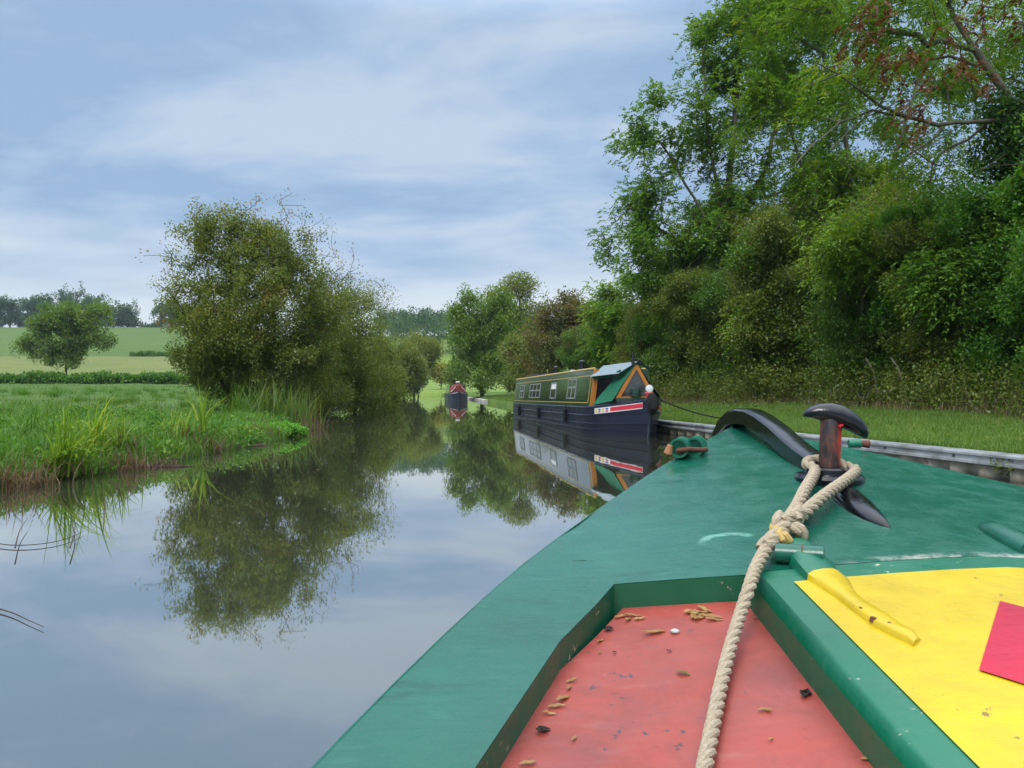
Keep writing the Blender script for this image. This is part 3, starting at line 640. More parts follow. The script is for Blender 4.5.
HED = [(1150, 15, 1.25, 0), (1085, 17.5, .95, 0), (1020, 20, .95, 0), (965, 21.5, 1.0, 1), (925, 23, 1.1, 0), (885, 24.5, 1.05, 2), (850, 27, 1.15, 1), (812, 28.5, 1.25, 2), (778, 30.5, 1.15, 1), (748, 32.5, 1.2, 2), (718, 35, 1.15, 1), (690, 37.5, 1.1, 2), (664, 40, .95, 0), (640, 43, .95, 1), (618, 47, .95, 0), (600, 52, .9, 2),
       (1010, 24, 1.02, 0), (950, 26.5, 1.4, 0), (895, 29, 1.5, 1), (845, 32, 1.6, 2), (790, 35.5, 1.55, 1), (735, 40, 1.5, 0), (1090, 22, 1.1, 0)]
_rh = random.Random(9); HED = [(px + _rh.uniform(-8, 8), d + _rh.uniform(-.9, 1.2), sc * _rh.uniform(.82, 1.22), k) for px, d, sc, k in HED]
HLAB = ['dark green hedge shrub beyond the right picture edge', 'dark green hedge shrub at the right picture edge', 'ivy-green hedge shrub under the near ash trunk', 'olive hedge shrub left of the near ash trunk', 'deep green front hedge shrub above the pale bent stems', 'reddish front hedge shrub right of the mooring stud cap',
        'olive front hedge shrub above the mooring stud cap', 'russet hedge shrub just left of the mooring stud', 'olive hedge shrub above the curled black stem bar', 'russet hedge shrub over the tall dry stems', 'olive hedge shrub left of the curled stem bar', 'dusky red hedge shrub right of the boat headlamp',
        'green hedge shrub behind the boat headlamp', 'olive hedge shrub behind the cratch of the moored boat', 'green hedge shrub behind the roof of the moored boat', 'russet hedge shrub behind the chimneys of the moored boat',
        'tall dark shrub in the back row by the ivy trunk', 'tall dark shrub behind the deep green front one', 'tall olive shrub under the drooping ash sprays', 'tall russet shrub with the reddest top', 'tall olive shrub right of the tallest ash trunk', 'tall green shrub at the foot of the tallest ash', 'tall dark back row shrub at the right edge']
for i_, (px, py, d, rx, rz, lab) in enumerate([(862, 240, 23.5, 46, 44, 'young ash with bright drooping sprays in front of the olive hedge shrubs'), (965, 255, 20.2, 44, 60, 'young ash spreading mid green sprays below the level limb'), (770, 300, 30, 34, 44, 'small young ash between russet hedge shrubs'), (690, 285, 38, 40, 40, 'young ash right above the cratch of the moored boat')]):
    b = base_at(px + 6, d)
    make_tree('ash_sapling', b, [blob(b, px, py, d, rx, rz), blob(b, px - rx * .5, py + rz * .4, d - .4, rx * .6, rz * .6), blob(b, px + rx * .4, py - rz * .5, d, rx * .5, rz * .6)], 110, L_ashy if i_ != 1 else L_ash, B_ash, dict(PIN, m=12, spread=.30, rl=.36, ln=.13, wd=.06, droop=.6), lab, 'tree', 'young ashes in the hedge', 150 + i_, trunks=[[(0, .3, -.2), (0, .2, 1.5), (-.1, .1, 3.5)]], r_tip=.009, r_max=.08, seg=.5)
protos = {}
for i, (px, d, sc, k) in enumerate(HED):
    x = (px - 512) / F * d; loc = (x, d, gz(x, d))
    rr = random.Random(i)
    if k not in protos: o = protos[k] = hedge_proto([L_green, L_haw, L_hawr][k], 60 + k, HLAB[i]); o.location = loc; o.scale = (sc * 1.05, sc, sc)
    else: copy_tree(protos[k], loc, rr.uniform(0, 6.28), (sc * 1.1, sc * 1.05, sc * rr.uniform(.92, 1.1)), HLAB[i], 'hedge shrubs behind the grass verge')
# ------------------------------------------------------------------ the boat we stand on (deck surface z as a function of x, y; heights relative to the eye)
AX = 0.75
def zd(x, y):
    s = .12 * min(y, 3.2); c = .02 - .04 * min((abs(x - AX) / .5) ** 1.4, 1.35)
    return EYE - .433 + max(s, -.1) + c
def on_deck(px, py, off=0.0):
    "the point of the deck surface (raised by off) seen at a pixel"
    d = 1.5
    for _ in range(60):
        x = (px - 512) / F * d; z = zd(x, d) + off - EYE
        dn = -z * F / (py - HZ); d += .5 * (dn - d)
    return Vector(((px - 512) / F * d, d, zd((px - 512) / F * d, d) + off))
def wear(name, col, scuff, rough=.3, line=None, amount=.5, chips=None, grime=0.0, arc=None):
    t = NT(name); p = t.pos(); n = t.noise(p, 3.5, 7, .62); n2 = t.noise(t.map(p, (1, 1, 1), (0, 0, .6)), 26, 6, .7); st = t.noise(t.map(p, (9, 34, 9), (0, 0, .35)), 1.0, 5, .6)
    c = t.mix(t.rng(n, .3, .7), tuple(x * .82 for x in col), tuple(x * 1.15 for x in col))
    c = t.mix(t.rng(st, .60, .74, 0, amount * .55), c, scuff)
    c = t.mix(t.rng(n2, .66, .76, 0, amount * .8), c, scuff)
    bs = t.noise(t.map(p, (5, 60, 5), (0, 0, -.12)), 1.0, 6, .7); c = t.mix(t.rng(bs, .50, .72, 0, amount * .30), c, tuple(.55 * x + .45 * y for x, y in zip(col, scuff)))
    gr = t.noise(p, 2.2, 8, .72); c = t.mix(t.rng(gr, .55, .72, 0, .35), c, tuple(x * .6 for x in col))
    dk = t.noise(p, 48, 3, .6); c = t.mix(t.rng(dk, .70, .76, 0, .55), c, tuple(x * .35 for x in col))
    if chips:
        ck = t.noise(p, 70, 4, .6); big = t.noise(p, 9, 3); k = t.math('MULTIPLY', t.rng(ck, .62, .66), t.rng(big, .54, .60)); c = t.mix(k, c, chips)
    if grime:
        g1 = t.noise(p, 5.5, 8, .75, .4); g2 = t.noise(t.map(p, (30, 12, 20), (0, 0, .5)), 1.0, 6, .75); c = t.mix(t.math('MULTIPLY', t.rng(g1, .46, .68), grime), c, tuple(x * .38 + .01 for x in col)); c = t.mix(t.math('MULTIPLY', t.rng(g2, .58, .70), grime), c, tuple(x * .5 + .02 for x in col))
    if arc:
        (ax_, ay_), rr_, a0, a1 = arc; sx = t.sep(p); dx = t.math('SUBTRACT', sx[0], ax_); dy = t.math('SUBTRACT', sx[1], ay_)
        rad = t.math('SQRT', t.math('ADD', t.math('MULTIPLY', dx, dx), t.math('MULTIPLY', dy, dy))); ang = t.math('ARCTAN2', dy, dx)
        k = t.rng(t.math('ABSOLUTE', t.math('SUBTRACT', t.math('ADD', rad, t.math('MULTIPLY', t.math('SUBTRACT', t.noise(p, 30, 3), .5), .02)), rr_)), .004, .011, 1, 0)
        k = t.math('MULTIPLY', k, t.math('MULTIPLY', t.rng(ang, a0, a0 + .3), t.rng(ang, a1 - .9, a1, 1, 0))); k = t.math('MULTIPLY', k, t.rng(t.noise(p, 60, 5, .7), .36, .56))
        c = t.mix(t.math('MULTIPLY', k, .85), c, (.15, .36, .29))
        sm = t.noise(t.map(p, (4, 14, 4), (0, 0, .5)), 1.3, 5, .65); c = t.mix(t.rng(sm, .60, .70, 0, .5), c, tuple(x * .5 for x in col))
        sp = t.noise(p, 85, 2, .5); c = t.mix(t.rng(sp, .735, .76, 0, .9), c, (.09, .05, .025))
    if line:
        sx = t.sep(p); dy = t.math('ABSOLUTE', t.math('SUBTRACT', t.math('SUBTRACT', sx[1], line[0]), t.math('MULTIPLY', sx[0], line[1])))
        w = t.math('MULTIPLY', t.rng(dy, .004, .022, 1, 0), t.rng(t.noise(p, 30, 5, .7), .42, .60)); w = t.math('MULTIPLY', w, t.rng(sx[0], .52, .60))
        c = t.mix(t.math('MULTIPLY', w, .8), c, (.42, .42, .36))
    r = t.rng(t.noise(p, 14, 5, .65), .3, .7, rough * .65, rough * 1.7)
    b = t.math('ADD', t.math('ADD', n2, t.math('MULTIPLY', t.noise(p, 7, 3), 2.0)), t.math('MULTIPLY', bs, .5))
    return t.set(c, r, bump=b, bstr=.16, bdist=.006)
GREEN = (.004, .092, .058)
_a, _b, _c = on_deck(714, 552), on_deck(718, 535), on_deck(748, 535)
def circ(a, b, c):
    d = 2 * (a.x * (b.y - c.y) + b.x * (c.y - a.y) + c.x * (a.y - b.y)); A, B_, C_ = a.x ** 2 + a.y ** 2, b.x ** 2 + b.y ** 2, c.x ** 2 + c.y ** 2
    ux = (A * (b.y - c.y) + B_ * (c.y - a.y) + C_ * (a.y - b.y)) / d; uy = (A * (c.x - b.x) + B_ * (a.x - c.x) + C_ * (b.x - a.x)) / d; return (ux, uy), math.hypot(a.x - ux, a.y - uy)
_ctr, _r = circ(_a, _b, _c)
ARC = (_ctr, _r, math.atan2(_c.y - _ctr[1], _c.x - _ctr[0]) - .25, math.atan2(_a.y - _ctr[1], _a.x - _ctr[0]) % (2 * math.pi) + .1)
if ARC[3] > math.pi: ARC = (ARC[0], ARC[1], ARC[2], math.pi)
M_deck = wear('deck_green_paint', GREEN, (.05, .20, .15), .22, line=(1.207, 0.0), amount=.4, arc=ARC)
M_wall = wear('coaming_green_paint', (.004, .095, .042), (.05, .14, .08), .4, amount=.3, chips=(.30, .27, .2))
M_lidg = wear('lid_green_paint', (.005, .12, .062), (.10, .22, .16), .30, amount=.35, chips=(.45, .42, .30))
M_red = wear('well_red_paint', (.31, .052, .038), (.38, .17, .145), .40, amount=.45, chips=(.05, .04, .05), grime=.55)
M_yel = wear('yellow_panel_paint', (.52, .375, .0012), (.36, .24, .012), .34, amount=.75, chips=(.24, .15, .03), grime=.30)
M_dia = wear('crimson_diamond_paint', (.40, .003, .028), (.44, .05, .08), .34, amount=.3)
M_blk = wear('black_gloss_paint', (.004, .0045, .008), (.02, .02, .025), .09, amount=.15)
M_hullb = paint('hull_blacking', (.012, .013, .016), .5, .3)
t = NT('worn_post_paint'); p = t.pos(); n = t.noise(t.map(p, (1, 1, .45)), 42, 6, .65); n2 = t.noise(p, 24, 4, .6)
c = t.ramp(n, [(.42, (.012, .010, .012)), (.52, (.05, .022, .018)), (.60, (.10, .035, .022)), (.70, (.40, .02, .012))]); sx = t.sep(p)
side = t.rng(sx[0], AX - .012, AX - .004); c = t.mix(t.math('MULTIPLY', side, t.rng(n2, .40, .48)), c, (.50, .022, .014)); M_post = t.set(c, .45, bump=n, bstr=.3, bdist=.004)
M_rust = paint('rusty_iron', (.11, .035, .018), .8, .5, scale=40)

boat = empty('narrowboat', (AX, 0.9, 0)); tag(boat, 'green bow of the narrowboat we stand on, with yellow hatch and red wells', 'narrowboat')
BO = boat.location
pxL = [(735, 426.5), (729, 428), (712, 437.5), (696, 447), (678, 457), (661, 467), (640, 481), (599, 509), (560, 537), (527, 562), (490, 594), (450, 631), (400, 680), (350, 731), (315, 768)]
eL = [on_deck(*q) for q in pxL]
pxR = [(757, 429), (775, 433.5), (820, 442), (865, 451), (945, 469), (1024, 487)]
eR = [on_deck(*q) for q in pxR]
tip = Vector((AX - .006, eL[0].y + .06, 0)); tip.z = zd(tip.x, tip.y)
def ext(e, wmax, sgn):
    "carry the gunwale on aft, easing to the full beam"
    a, b = e[-2], e[-1]; s = (b.x - a.x) / (b.y - a.y); out = list(e); y = b.y; x = b.x
    while y > -2.6:
        y -= .2; s2 = s * max(0, 1 - ((b.y - y) / 1.9)) ; x -= s2 * .2
        out.append(Vector((x, y, zd(x, y))))
    return out
eL = ext(eL, 1, -1)
# the right side mirrors the plan of the left beyond what the photo shows
yr = eR[-1].y; wl = [(AX - v.x, v.y) for v in eL]
w0 = eR[-1].x - AX; dl0 = w0 - np.interp(yr, [q[1] for q in wl][::-1], [q[0] for q in wl][::-1])
for w, y in wl:
    if y < yr - .1: 
        x = AX + w + dl0 * max(0, 1 - (yr - y) / 1.5); eR.append(Vector((x, y, zd(x, y))))
def at_y(e, y):
    ys = [v.y for v in e][::-1]; xs = [v.x for v in e][::-1]; x = float(np.interp(y, ys, xs)); return Vector((x, y, zd(x, y)))
# recess outline (left), deck level
cor = on_deck(614, 584); fr = on_deck(757, 574); e1 = on_deck(560, 641); e2 = on_deck(475, 768)
lid_fl = on_deck(760, 590); LIDX = .392; LIDF = 1.198
sl = (e2.x - e1.x) / (e2.y - e1.y); e3 = Vector((e2.x + sl * .9 * (-.5), e2.y - .9, 0)); e3.z = zd(e3.x, e3.y); e4 = Vector((e3.x - .04, -2.4, 0)); e4.z = zd(e4.x, e4.y)
rec = [fr, cor, e1, e2, e3, e4]
def mir(v): w = Vector((2 * AX - v.x, v.y, 0)); w.z = zd(w.x, w.y); return w
def panel(m, A, B, nu=14):
    "surface between two polylines of the same length, following the deck"
    g = []
    for a, b in zip(A, B):
        g.append([Vector((a.x + (b.x - a.x) * u / nu, a.y + (b.y - a.y) * u / nu, 0)) for u in range(nu + 1)])
    for r in g:
        for v in r: v.z = zd(v.x, v.y)
    o = len(m.v); m.v += [tuple(v) for r in g for v in r]
    for i in range(len(g) - 1):
        for k in range(nu): a = o + i * (nu + 1) + k; m.f.append((a, a + 1, a + nu + 2, a + nu + 1))
m = MB()
# forward deck: from the tip back to the front of the wells
yF = cor.y; ysF = list(np.linspace(tip.y - .01, yF + .12, 34)) ; A = [at_y(eL, y) if y < eL[0].y else Vector((AX - .02, y, 0)) for y in ysF]; Bq = [at_y(eR, y) if y < eR[0].y else Vector((AX + .02, y, 0)) for y in ysF]
# last rows bend to the front line of wells and hatch
frontL = at_y(eL, yF); frontR = at_y(eR, yF)
panel(m, A, Bq, 40)
line = [frontL, cor, fr, Vector((LIDX - .02, fr.y + .005, 0)), Vector((LIDX - .02, LIDF + .006, 0)), Vector((2 * AX - LIDX + .02, LIDF + .006, 0)), Vector((2 * AX - LIDX + .02, fr.y + .005, 0)), mir(fr), mir(cor), frontR]
def resample(P, n):
    P = [Vector((q.x, q.y, 0)) for q in P]; L = [0]
    for a, b in zip(P, P[1:]): L.append(L[-1] + (b - a).length)
    return P, L
P_, L_ = resample(line, 0)
last = [Vector((A[-1].x + (Bq[-1].x - A[-1].x) * k / 40, A[-1].y, 0)) for k in range(41)]
# strip from the last row down to the front line, split at every 2 cm
ks = sorted(set(list(np.linspace(frontL.x, frontR.x, 60)) + [q.x for q in line]))
def front_y(x):
    for a, b in zip(line, line[1:]):
        if a.x - 1e-6 <= x <= b.x + 1e-6 and b.x - a.x > 1e-6: return a.y + (b.y - a.y) * (x - a.x) / (b.x - a.x)
    return yF
ya = A[-1].y
for x0, x1 in zip(ks, ks[1:]):
    if x1 - x0 < 1e-5: continue
    xm0, xm1 = x0 + 1e-5, x1 - 1e-5
    t0 = A[-1].x + (Bq[-1].x - A[-1].x) * (x0 - frontL.x) / (frontR.x - frontL.x); t1 = A[-1].x + (Bq[-1].x - A[-1].x) * (x1 - frontL.x) / (frontR.x - frontL.x)
    q = [(x0, front_y(xm0)), (x1, front_y(xm1)), (t1, ya), (t0, ya)]
    m.poly([(x, y, zd(x, y)) for x, y in q])
# side decks
for E, rc_, sg in ((eL, rec[1:], 1), (eR, [mir(v) for v in rec[1:]], -1)):
    A2, B2 = [], []
    for i in range(len(rc_) - 1):
        for k in range(8):
            f = k / 8; v = rc_[i].lerp(rc_[i + 1], f); A2.append(at_y(E, v.y)); B2.append(v)
    A2.append(at_y(E, rc_[-1].y)); B2.append(rc_[-1]); panel(m, A2, B2, 4)
# rounded gunwale edge
for E, sg in ((eL, -1), (eR, 1)):
    E2 = [tip] + E; o = len(m.v)
    for v in E2:
        for dx, dz in ((0, 0), (.006, -.002), (.010, -.008), (.010, -.06)): m.v.append((v.x + sg * dx, v.y, v.z + dz))
    for i in range(len(E2) - 1):
        for k in range(3): m.f.append((o + i * 4 + k, o + i * 4 + k + 1, o + (i + 1) * 4 + k + 1, o + (i + 1) * 4 + k))
m.build('foredeck', M_deck, boat, smooth=True, off=BO, angle=35)
# hull sides below the gunwale
m = MB()
for E, sg in ((eL, -1), (eR, 1)):
    E2 = [tip] + E; rings = []
    for i, v in enumerate(E2):
        s = max(0, tip.y - v.y); k = min(1, s / 2.5); r = []
        for f, dz in ((0, .061), (.1, .12), (.35, .35), (.8, .7), (1, 1.25)):
            flare = f * (1 - .75 * k) * .30; w = abs(v.x - AX); back = f * (1 - k) * .28
            r.append((AX + sg * max(.0, w * (1 - flare) + .009), v.y - back, v.z - dz))
        rings.append(r)
    m.loft(rings, closed=False)
m.build('hull', M_hullb, boat, smooth=True, off=BO)
rub = MB()
for E, sg in ((eL, -1), (eR, 1)): rub.tube([(v.x + sg * .012, v.y, v.z - .10) for v in [tip] + E], .016, 6)
rub.build('rubbing_strake', M_hullb, boat, smooth=True, off=BO)
# wells: red floors with green coaming walls
DEP = .040
for side in (0, 1):
    def sd_(v): return mir(v) if side else v
    def dense(P, k=10):
        out = []
        for a, b in zip(P, P[1:]): out += [a.lerp(b, q / k) for q in range(k)]
        return out + [P[-1]]
    rx = LIDX - .022; back = -2.4
    outl = dense([fr] + rec[1:] + [Vector((rx, back, 0)), Vector((rx, fr.y + .003, 0)), fr])
    m = MB(); O = []
    for v in outl: w = sd_(Vector((v.x, v.y, 0))); w.z = zd(w.x, w.y); O.append(w)
    n = len(O); m.add([v + Vector((0, 0, -.0008)) for v in O] + [v + Vector((0, 0, -DEP - .012)) for v in O], [(i, i + 1, n + i + 1, n + i) for i in range(n - 1)])
    m.build('coaming', M_wall, boat, off=BO)
    c2 = Vector((cor.x + .014, cor.y - .002, 0)); c3 = Vector((cor.x - .012, cor.y - .045, 0))
    Lp = dense([c2, c3] + rec[2:]); m = MB(); nu = 10
    for k, a in enumerate(Lp):
        yb = fr.y - .002 + (back - fr.y) * (k / (len(Lp) - 1)) if k else fr.y - .002
        f = (c2.y - a.y) / (c2.y - back); yb = fr.y - .002 + (back - fr.y) * f
        for i in range(nu + 1):
            w = sd_(Vector((a.x + (rx - a.x) * i / nu, a.y + (yb - a.y) * i / nu, 0))); m.v.append((w.x, w.y, zd(w.x, w.y) - DEP))
    m.f = [(k * (nu + 1) + i, k * (nu + 1) + i + 1, (k + 1) * (nu + 1) + i + 1, (k + 1) * (nu + 1) + i) for k in range(len(Lp) - 1) for i in range(nu)]
    m.build('well_floor', M_red, boat, smooth=True, off=BO)
# hatch lid
def lid_poly(x0, x1, yf, yb, off, slope=0.0, n=8):
    m = MB(); g = []
    for j in range(13):
        for i in range(n + 1):
            x = x0 + (x1 - x0) * i / n; yy = yb + (yf + slope * (x - x0) - yb) * j / 12; g.append((x, yy, zd(x, yy) + off))
    m.v = g; m.f = [(j * (n + 1) + i, j * (n + 1) + i + 1, (j + 1) * (n + 1) + i + 1, (j + 1) * (n + 1) + i) for j in range(12) for i in range(n)]
    return m
x0, x1 = LIDX, 2 * AX - LIDX
top = lid_poly(x0, x1, LIDF - .006, -2.35, .004)
o = len(top.v); n = 8
edge = [(0 + j * 9) for j in range(13)] + [12 * 9 + i for i in range(1, 9)] + [8 + j * 9 for j in range(11, -1, -1)]
for k in edge: x, y, z = top.v[k]; sx = -1 if x < AX else 1; top.v.append((x + (sx * .006 if y < LIDF - .02 else 0), y + (.004 if y > LIDF - .03 else 0), z - .005))
ne = len(edge)
for k in edge: x, y, z = top.v[k]; sx = -1 if x < AX else 1; top.v.append((x + (sx * .017), y + (.004 if y > LIDF - .03 else 0), z - .052))
for i in range(ne - 1):
    top.f.append((edge[i], edge[i + 1], o + i + 1, o + i)); top.f.append((o + i, o + i + 1, o + ne + i + 1, o + ne + i))
lid = top.build('hatch_lid', M_lidg, boat, smooth=True, off=BO, angle=50)
yf = on_deck(793, 584.5); yfr = on_deck(1024, 572)
yp = lid_poly(yf.x, 2 * AX - yf.x, 1.138, -2.3, .0062); yel = yp.build('yellow_panel', M_yel, lid, smooth=True, off=BO)
dv = [on_deck(979, 670, .008), on_deck(1000, 601, .008)]
e_ = Vector((.155, -.205, 0)); dv += [dv[1] + e_, dv[0] + e_]
m = MB(); k = 6
for j in range(k + 1):
    for i in range(k + 1):
        a = dv[0].lerp(dv[1], j / k); b_ = dv[3].lerp(dv[2], j / k); v = a.lerp(b_, i / k); m.v.append((v.x, v.y, zd(v.x, v.y) + .0084))
m.f = [(j * 7 + i, j * 7 + i + 1, (j + 1) * 7 + i + 1, (j + 1) * 7 + i) for j in range(k) for i in range(k)]
m.build('crimson_diamond', M_dia, lid, smooth=True, off=BO)
# hinge: knuckle on the deck and a tapering strap over the lid
def hinge(mx=False):
    def T(v): return Vector((2 * AX - v.x + .0, v.y + .03, v.z)) if mx else v
    a, b = on_deck(776, 553, .016), on_deck(824, 556, .016)
    m = MB(); m.tube([T(a), T(a.lerp(b, .5)), T(b)], .0165, 14); h = m.build('hinge', M_deck, boat, smooth=True, off=BO)
    m = MB(); c = a.lerp(b, .55); m.tube([T(c), T(c.lerp(b, .06))], .0171, 14); m.build('hinge_gap', M_rust, h, smooth=True, off=BO)
    def strap(pxs, nm, mat):
        rings = []
        for (px, py, w, hh, tilt) in pxs:
            c = on_deck(px, py, .004); dirx = Vector((.93, .36, 0)).normalized()
            if tilt: dirx = Vector((math.cos(tilt), math.sin(tilt), 0))
            rings.append([T(c + dirx * u * w + Vector((0, 0, v * hh))) for u, v in ((-.5, -.3), (-.46, .55), (-.3, .9), (0, 1), (.3, .9), (.46, .55), (.5, -.3))])
        m = MB(); m.loft(rings); return m.build(nm, mat, h, smooth=True, off=BO, angle=50)
    strap([(797, 553, .056, .026, 0), (806, 561, .064, .024, 0), (816, 569, .068, .016, 0), (823, 576, .064, .011, 0)], 'hinge_neck', M_lidg)
    strap([(823.2, 576.2, .064, .012, 0), (833, 584, .054, .012, .1), (846, 597, .036, .012, .4), (858, 607, .036, .011, .6), (870, 615, .044, .011, .7), (884, 624, .044, .011, .7), (898, 633, .034, .011, .7), (912, 641, .026, .012, .7), (917, 645, .024, .008, .7)], 'hinge_strap', M_yel)
    for px, py in ((863, 609), (874, 619), (889, 624)):
        MB().lathe(T(on_deck(px, py, .0125)), [(.0, .003), (.0045, .0025), (.006, -.003)], 10).build('bolt', M_rust, h, off=BO)
hinge()
# the second hinge, a low half round with a feathered end
m = MB(); a = on_deck(983, 526); b_ = on_deck(1021, 546); dr = (b_ - a).normalized(); sd = Vector((-dr.y, dr.x, 0)).normalized(); Lh = (b_ - a).length
rings = []
for f, r in ((0, .003), (.05, .010), (.2, .017), (.5, .022), (1.0, .023), (1.35, .023)):
    c = a + dr * Lh * f; c.z = zd(c.x, c.y); rings.append([c + sd * math.cos(q) * r * 1.15 + Vector((0, 0, max(-.004, math.sin(q) * r))) for q in [math.pi * 2 * k / 16 for k in range(16)]])
m.loft(rings); m.build('hinge', M_deck, boat, smooth=True, off=BO, angle=50)

# black stem bar: up the stem, over the bow in a loop and down to the stud plate
def bar_ring(c, tdir, w, h, sidev=None):
    tdir = tdir.normalized(); s = Vector((1, 0, 0)) - tdir * tdir.x; s.normalize(); u = s.cross(tdir); 
    if u.z < 0 and abs(tdir.z) < .9: u = -u
    b = .14
    return [c + s * (x * w / 2) + u * (y * h / 2) for x, y in ((-1, -1 + b), (-1, 1 - b * 2), (-1 + b, 1 - b), (-1 + 2 * b, 1), (1 - 2 * b, 1), (1 - b, 1 - b), (1, 1 - b * 2), (1, -1 + b), (1 - b, -1), (-1 + b, -1))]
SX = AX - .018
D0 = tip.y - 2.66; pass
arc = [(2.84, -.66), (2.84, -.42), (2.83, -.30), (2.815, -.22), (2.78, -.165), (2.72, -.125), (2.64, -.098), (2.54, -.086), (2.44, -.087), (2.34, -.101), (2.24, -.122), (2.14, -.148), (2.06, -.166)]
P2 = [Vector((SX, y + D0, EYE + z)) for y, z in arc]
for px, py in ((802, 471.5), (808, 475), (814, 478)):
    v = on_deck(px, py, .012); P2.append(Vector((SX + (.0 if px < 780 else .004), v.y, v.z)))
rings = []
for i, c in enumerate(P2):
    d_ = P2[min(i + 1, len(P2) - 1)] - P2[max(i - 1, 0)]; rings.append(bar_ring(c, d_, .060, (.050, .046, .042, .040, .038)[max(0, i - len(P2) + 5)]))
# orient ring continuity
for i in range(1, len(rings)):
    a, b_ = rings[i - 1], rings[i]
    if (a[4] - b_[4]).length > (a[4] - b_[8]).length + .02: rings[i] = rings[i]
m = MB(); m.loft(rings); m.build('stem_bar', M_blk, boat, smooth=True, off=BO, angle=45)
# stud plate with leaf end, post and cap
sc_ = on_deck(829, 479); scz = zd(sc_.x, sc_.y)
m = MB(); m.lathe((sc_.x, sc_.y, scz - .012), [(.074, 0), (.076, .016), (.070, .024), (.052, .026), (.050, .036), (.045, .040), (.0, .041)], 36)
m.build('stud_plate', M_blk, boat, smooth=True, off=BO, angle=35)
lf = [(842, 492, .085, .022), (852, 499, .088, .024), (862, 508, .080, .024), (874, 517, .056, .020), (884, 524, .028, .014), (890, 527.5, .006, .006)]
rings = []
for px, py, w, h in lf:
    c = on_deck(px, py); sdv = Vector((.9, .42, 0)).normalized(); rings.append([c + sdv * u * w * .5 + Vector((0, 0, -.003 + v * h)) for u, v in ((-1, 0), (-.9, .35), (-.5, .75), (0, 1.0), (.5, .75), (.9, .35), (1, 0))])
m = MB(); m.loft(rings); m.build('plate_leaf', M_blk, boat, smooth=True, off=BO, angle=60)
ln = Vector((.055, .02, 1)).normalized()
pb = Vector((sc_.x, sc_.y, scz + .02)); 
m = MB(); m.lathe(pb, [(.0235, -.02), (.0232, .05), (.0235, .118), (.021, .124)], 28, axis=ln); m.build('stud_post', M_post, boat, smooth=True, off=BO, angle=40)
pc = pb + ln * .114; cdir = Vector((.93, -.20, -.37)).normalized()
rings = []
for f, rw, rh, dz in ((-1, .006, .005, -.012), (-.97, .013, .010, -.010), (-.85, .019, .015, -.004), (-.6, .024, .021, .004), (-.25, .028, .027, .010), (.1, .030, .029, .012), (.45, .028, .026, .009), (.75, .024, .021, .003), (.92, .020, .016, -.003), (.985, .013, .011, -.007), (1, .005, .005, -.008)):
    c = pc + cdir * f * .074 + Vector((.008, 0, dz)); sv = Vector((.2, 1, 0)).normalized(); uv = cdir.cross(sv); uv = uv if uv.z > 0 else -uv
    rings.append([c + sv * math.cos(q) * rw + uv * (math.sin(q) * rh * (1 if math.sin(q) > 0 else .75)) for q in [2 * math.pi * k / 20 for k in range(20)]])
m = MB(); m.loft(rings); m.build('stud_cap', M_blk, boat, smooth=True, off=BO)
M_chip = paint('bare_red_primer', (.55, .02, .02), .4)
m = MB(); m.tube([pc + Vector((.006, -.027, -.012)), pc + Vector((.022, -.020, -.006)), pc + Vector((.028, -.018, -.016))], [.003, .004, .002], 8)
m.build('paint_chip', M_chip, boat, smooth=True, off=BO)
# fairlead tubes on the gunwales
M_tube = wear('fairlead_green_paint', (.004, .13, .075), (.05, .2, .13), .3, amount=.3)
def fairlead(px, py, s=1.0, mirror=False):
    c = on_deck(px, py, .0); k = c.y / 2.2 * s
    f = empty('fairlead', c - BO); f.parent = boat
    for i, (dx, dy) in enumerate(((-.030, -.02), (.026, .02))):
        o_ = Vector((dx, dy, .026)) * k; ax = Vector((.35, .93, 0))
        m = MB(); ro, ri, L = .030 * k, .023 * k, .09 * k
        m.lathe(o_ - ax * L / 2, [(ri, .004), (ri, 0), (ro, 0), (ro, L), (ri, L), (ri, .004)], 22, axis=ax); m.build('pipe', M_tube, f, smooth=True, angle=40)
    m = MB(); m.tube([Vector((-.05, -.06, .018)) * k, Vector((-.02, -.075, .024)) * k, Vector((.02, -.06, .02)) * k, Vector((.045, -.03, .02)) * k], .0075 * k, 8); m.build('chain', M_rust, f, smooth=True)
    m = MB(); m.tube([Vector((-.075, -.05, .01)) * k, Vector((-.07, -.055, .035)) * k], [.014 * k, .008 * k], 8); m.build('lug', paint('tan_wood', (.35, .16, .07), .7), f)
fairlead(689, 455, .95)
c = on_deck(857, 447.5); f = empty('fairlead', c - BO); f.parent = boat
m = MB(); m.tube([(-.026, -.004, .011), (.006, -.008, .012)], [.012, .014], 16); m.build('pipe', M_tube, f, smooth=True, angle=40)
m = MB(); m.tube([(.006, -.008, .012), (.030, -.010, .010)], [.009, .012], 12); m.build('pin', M_rust, f, smooth=True, angle=40)
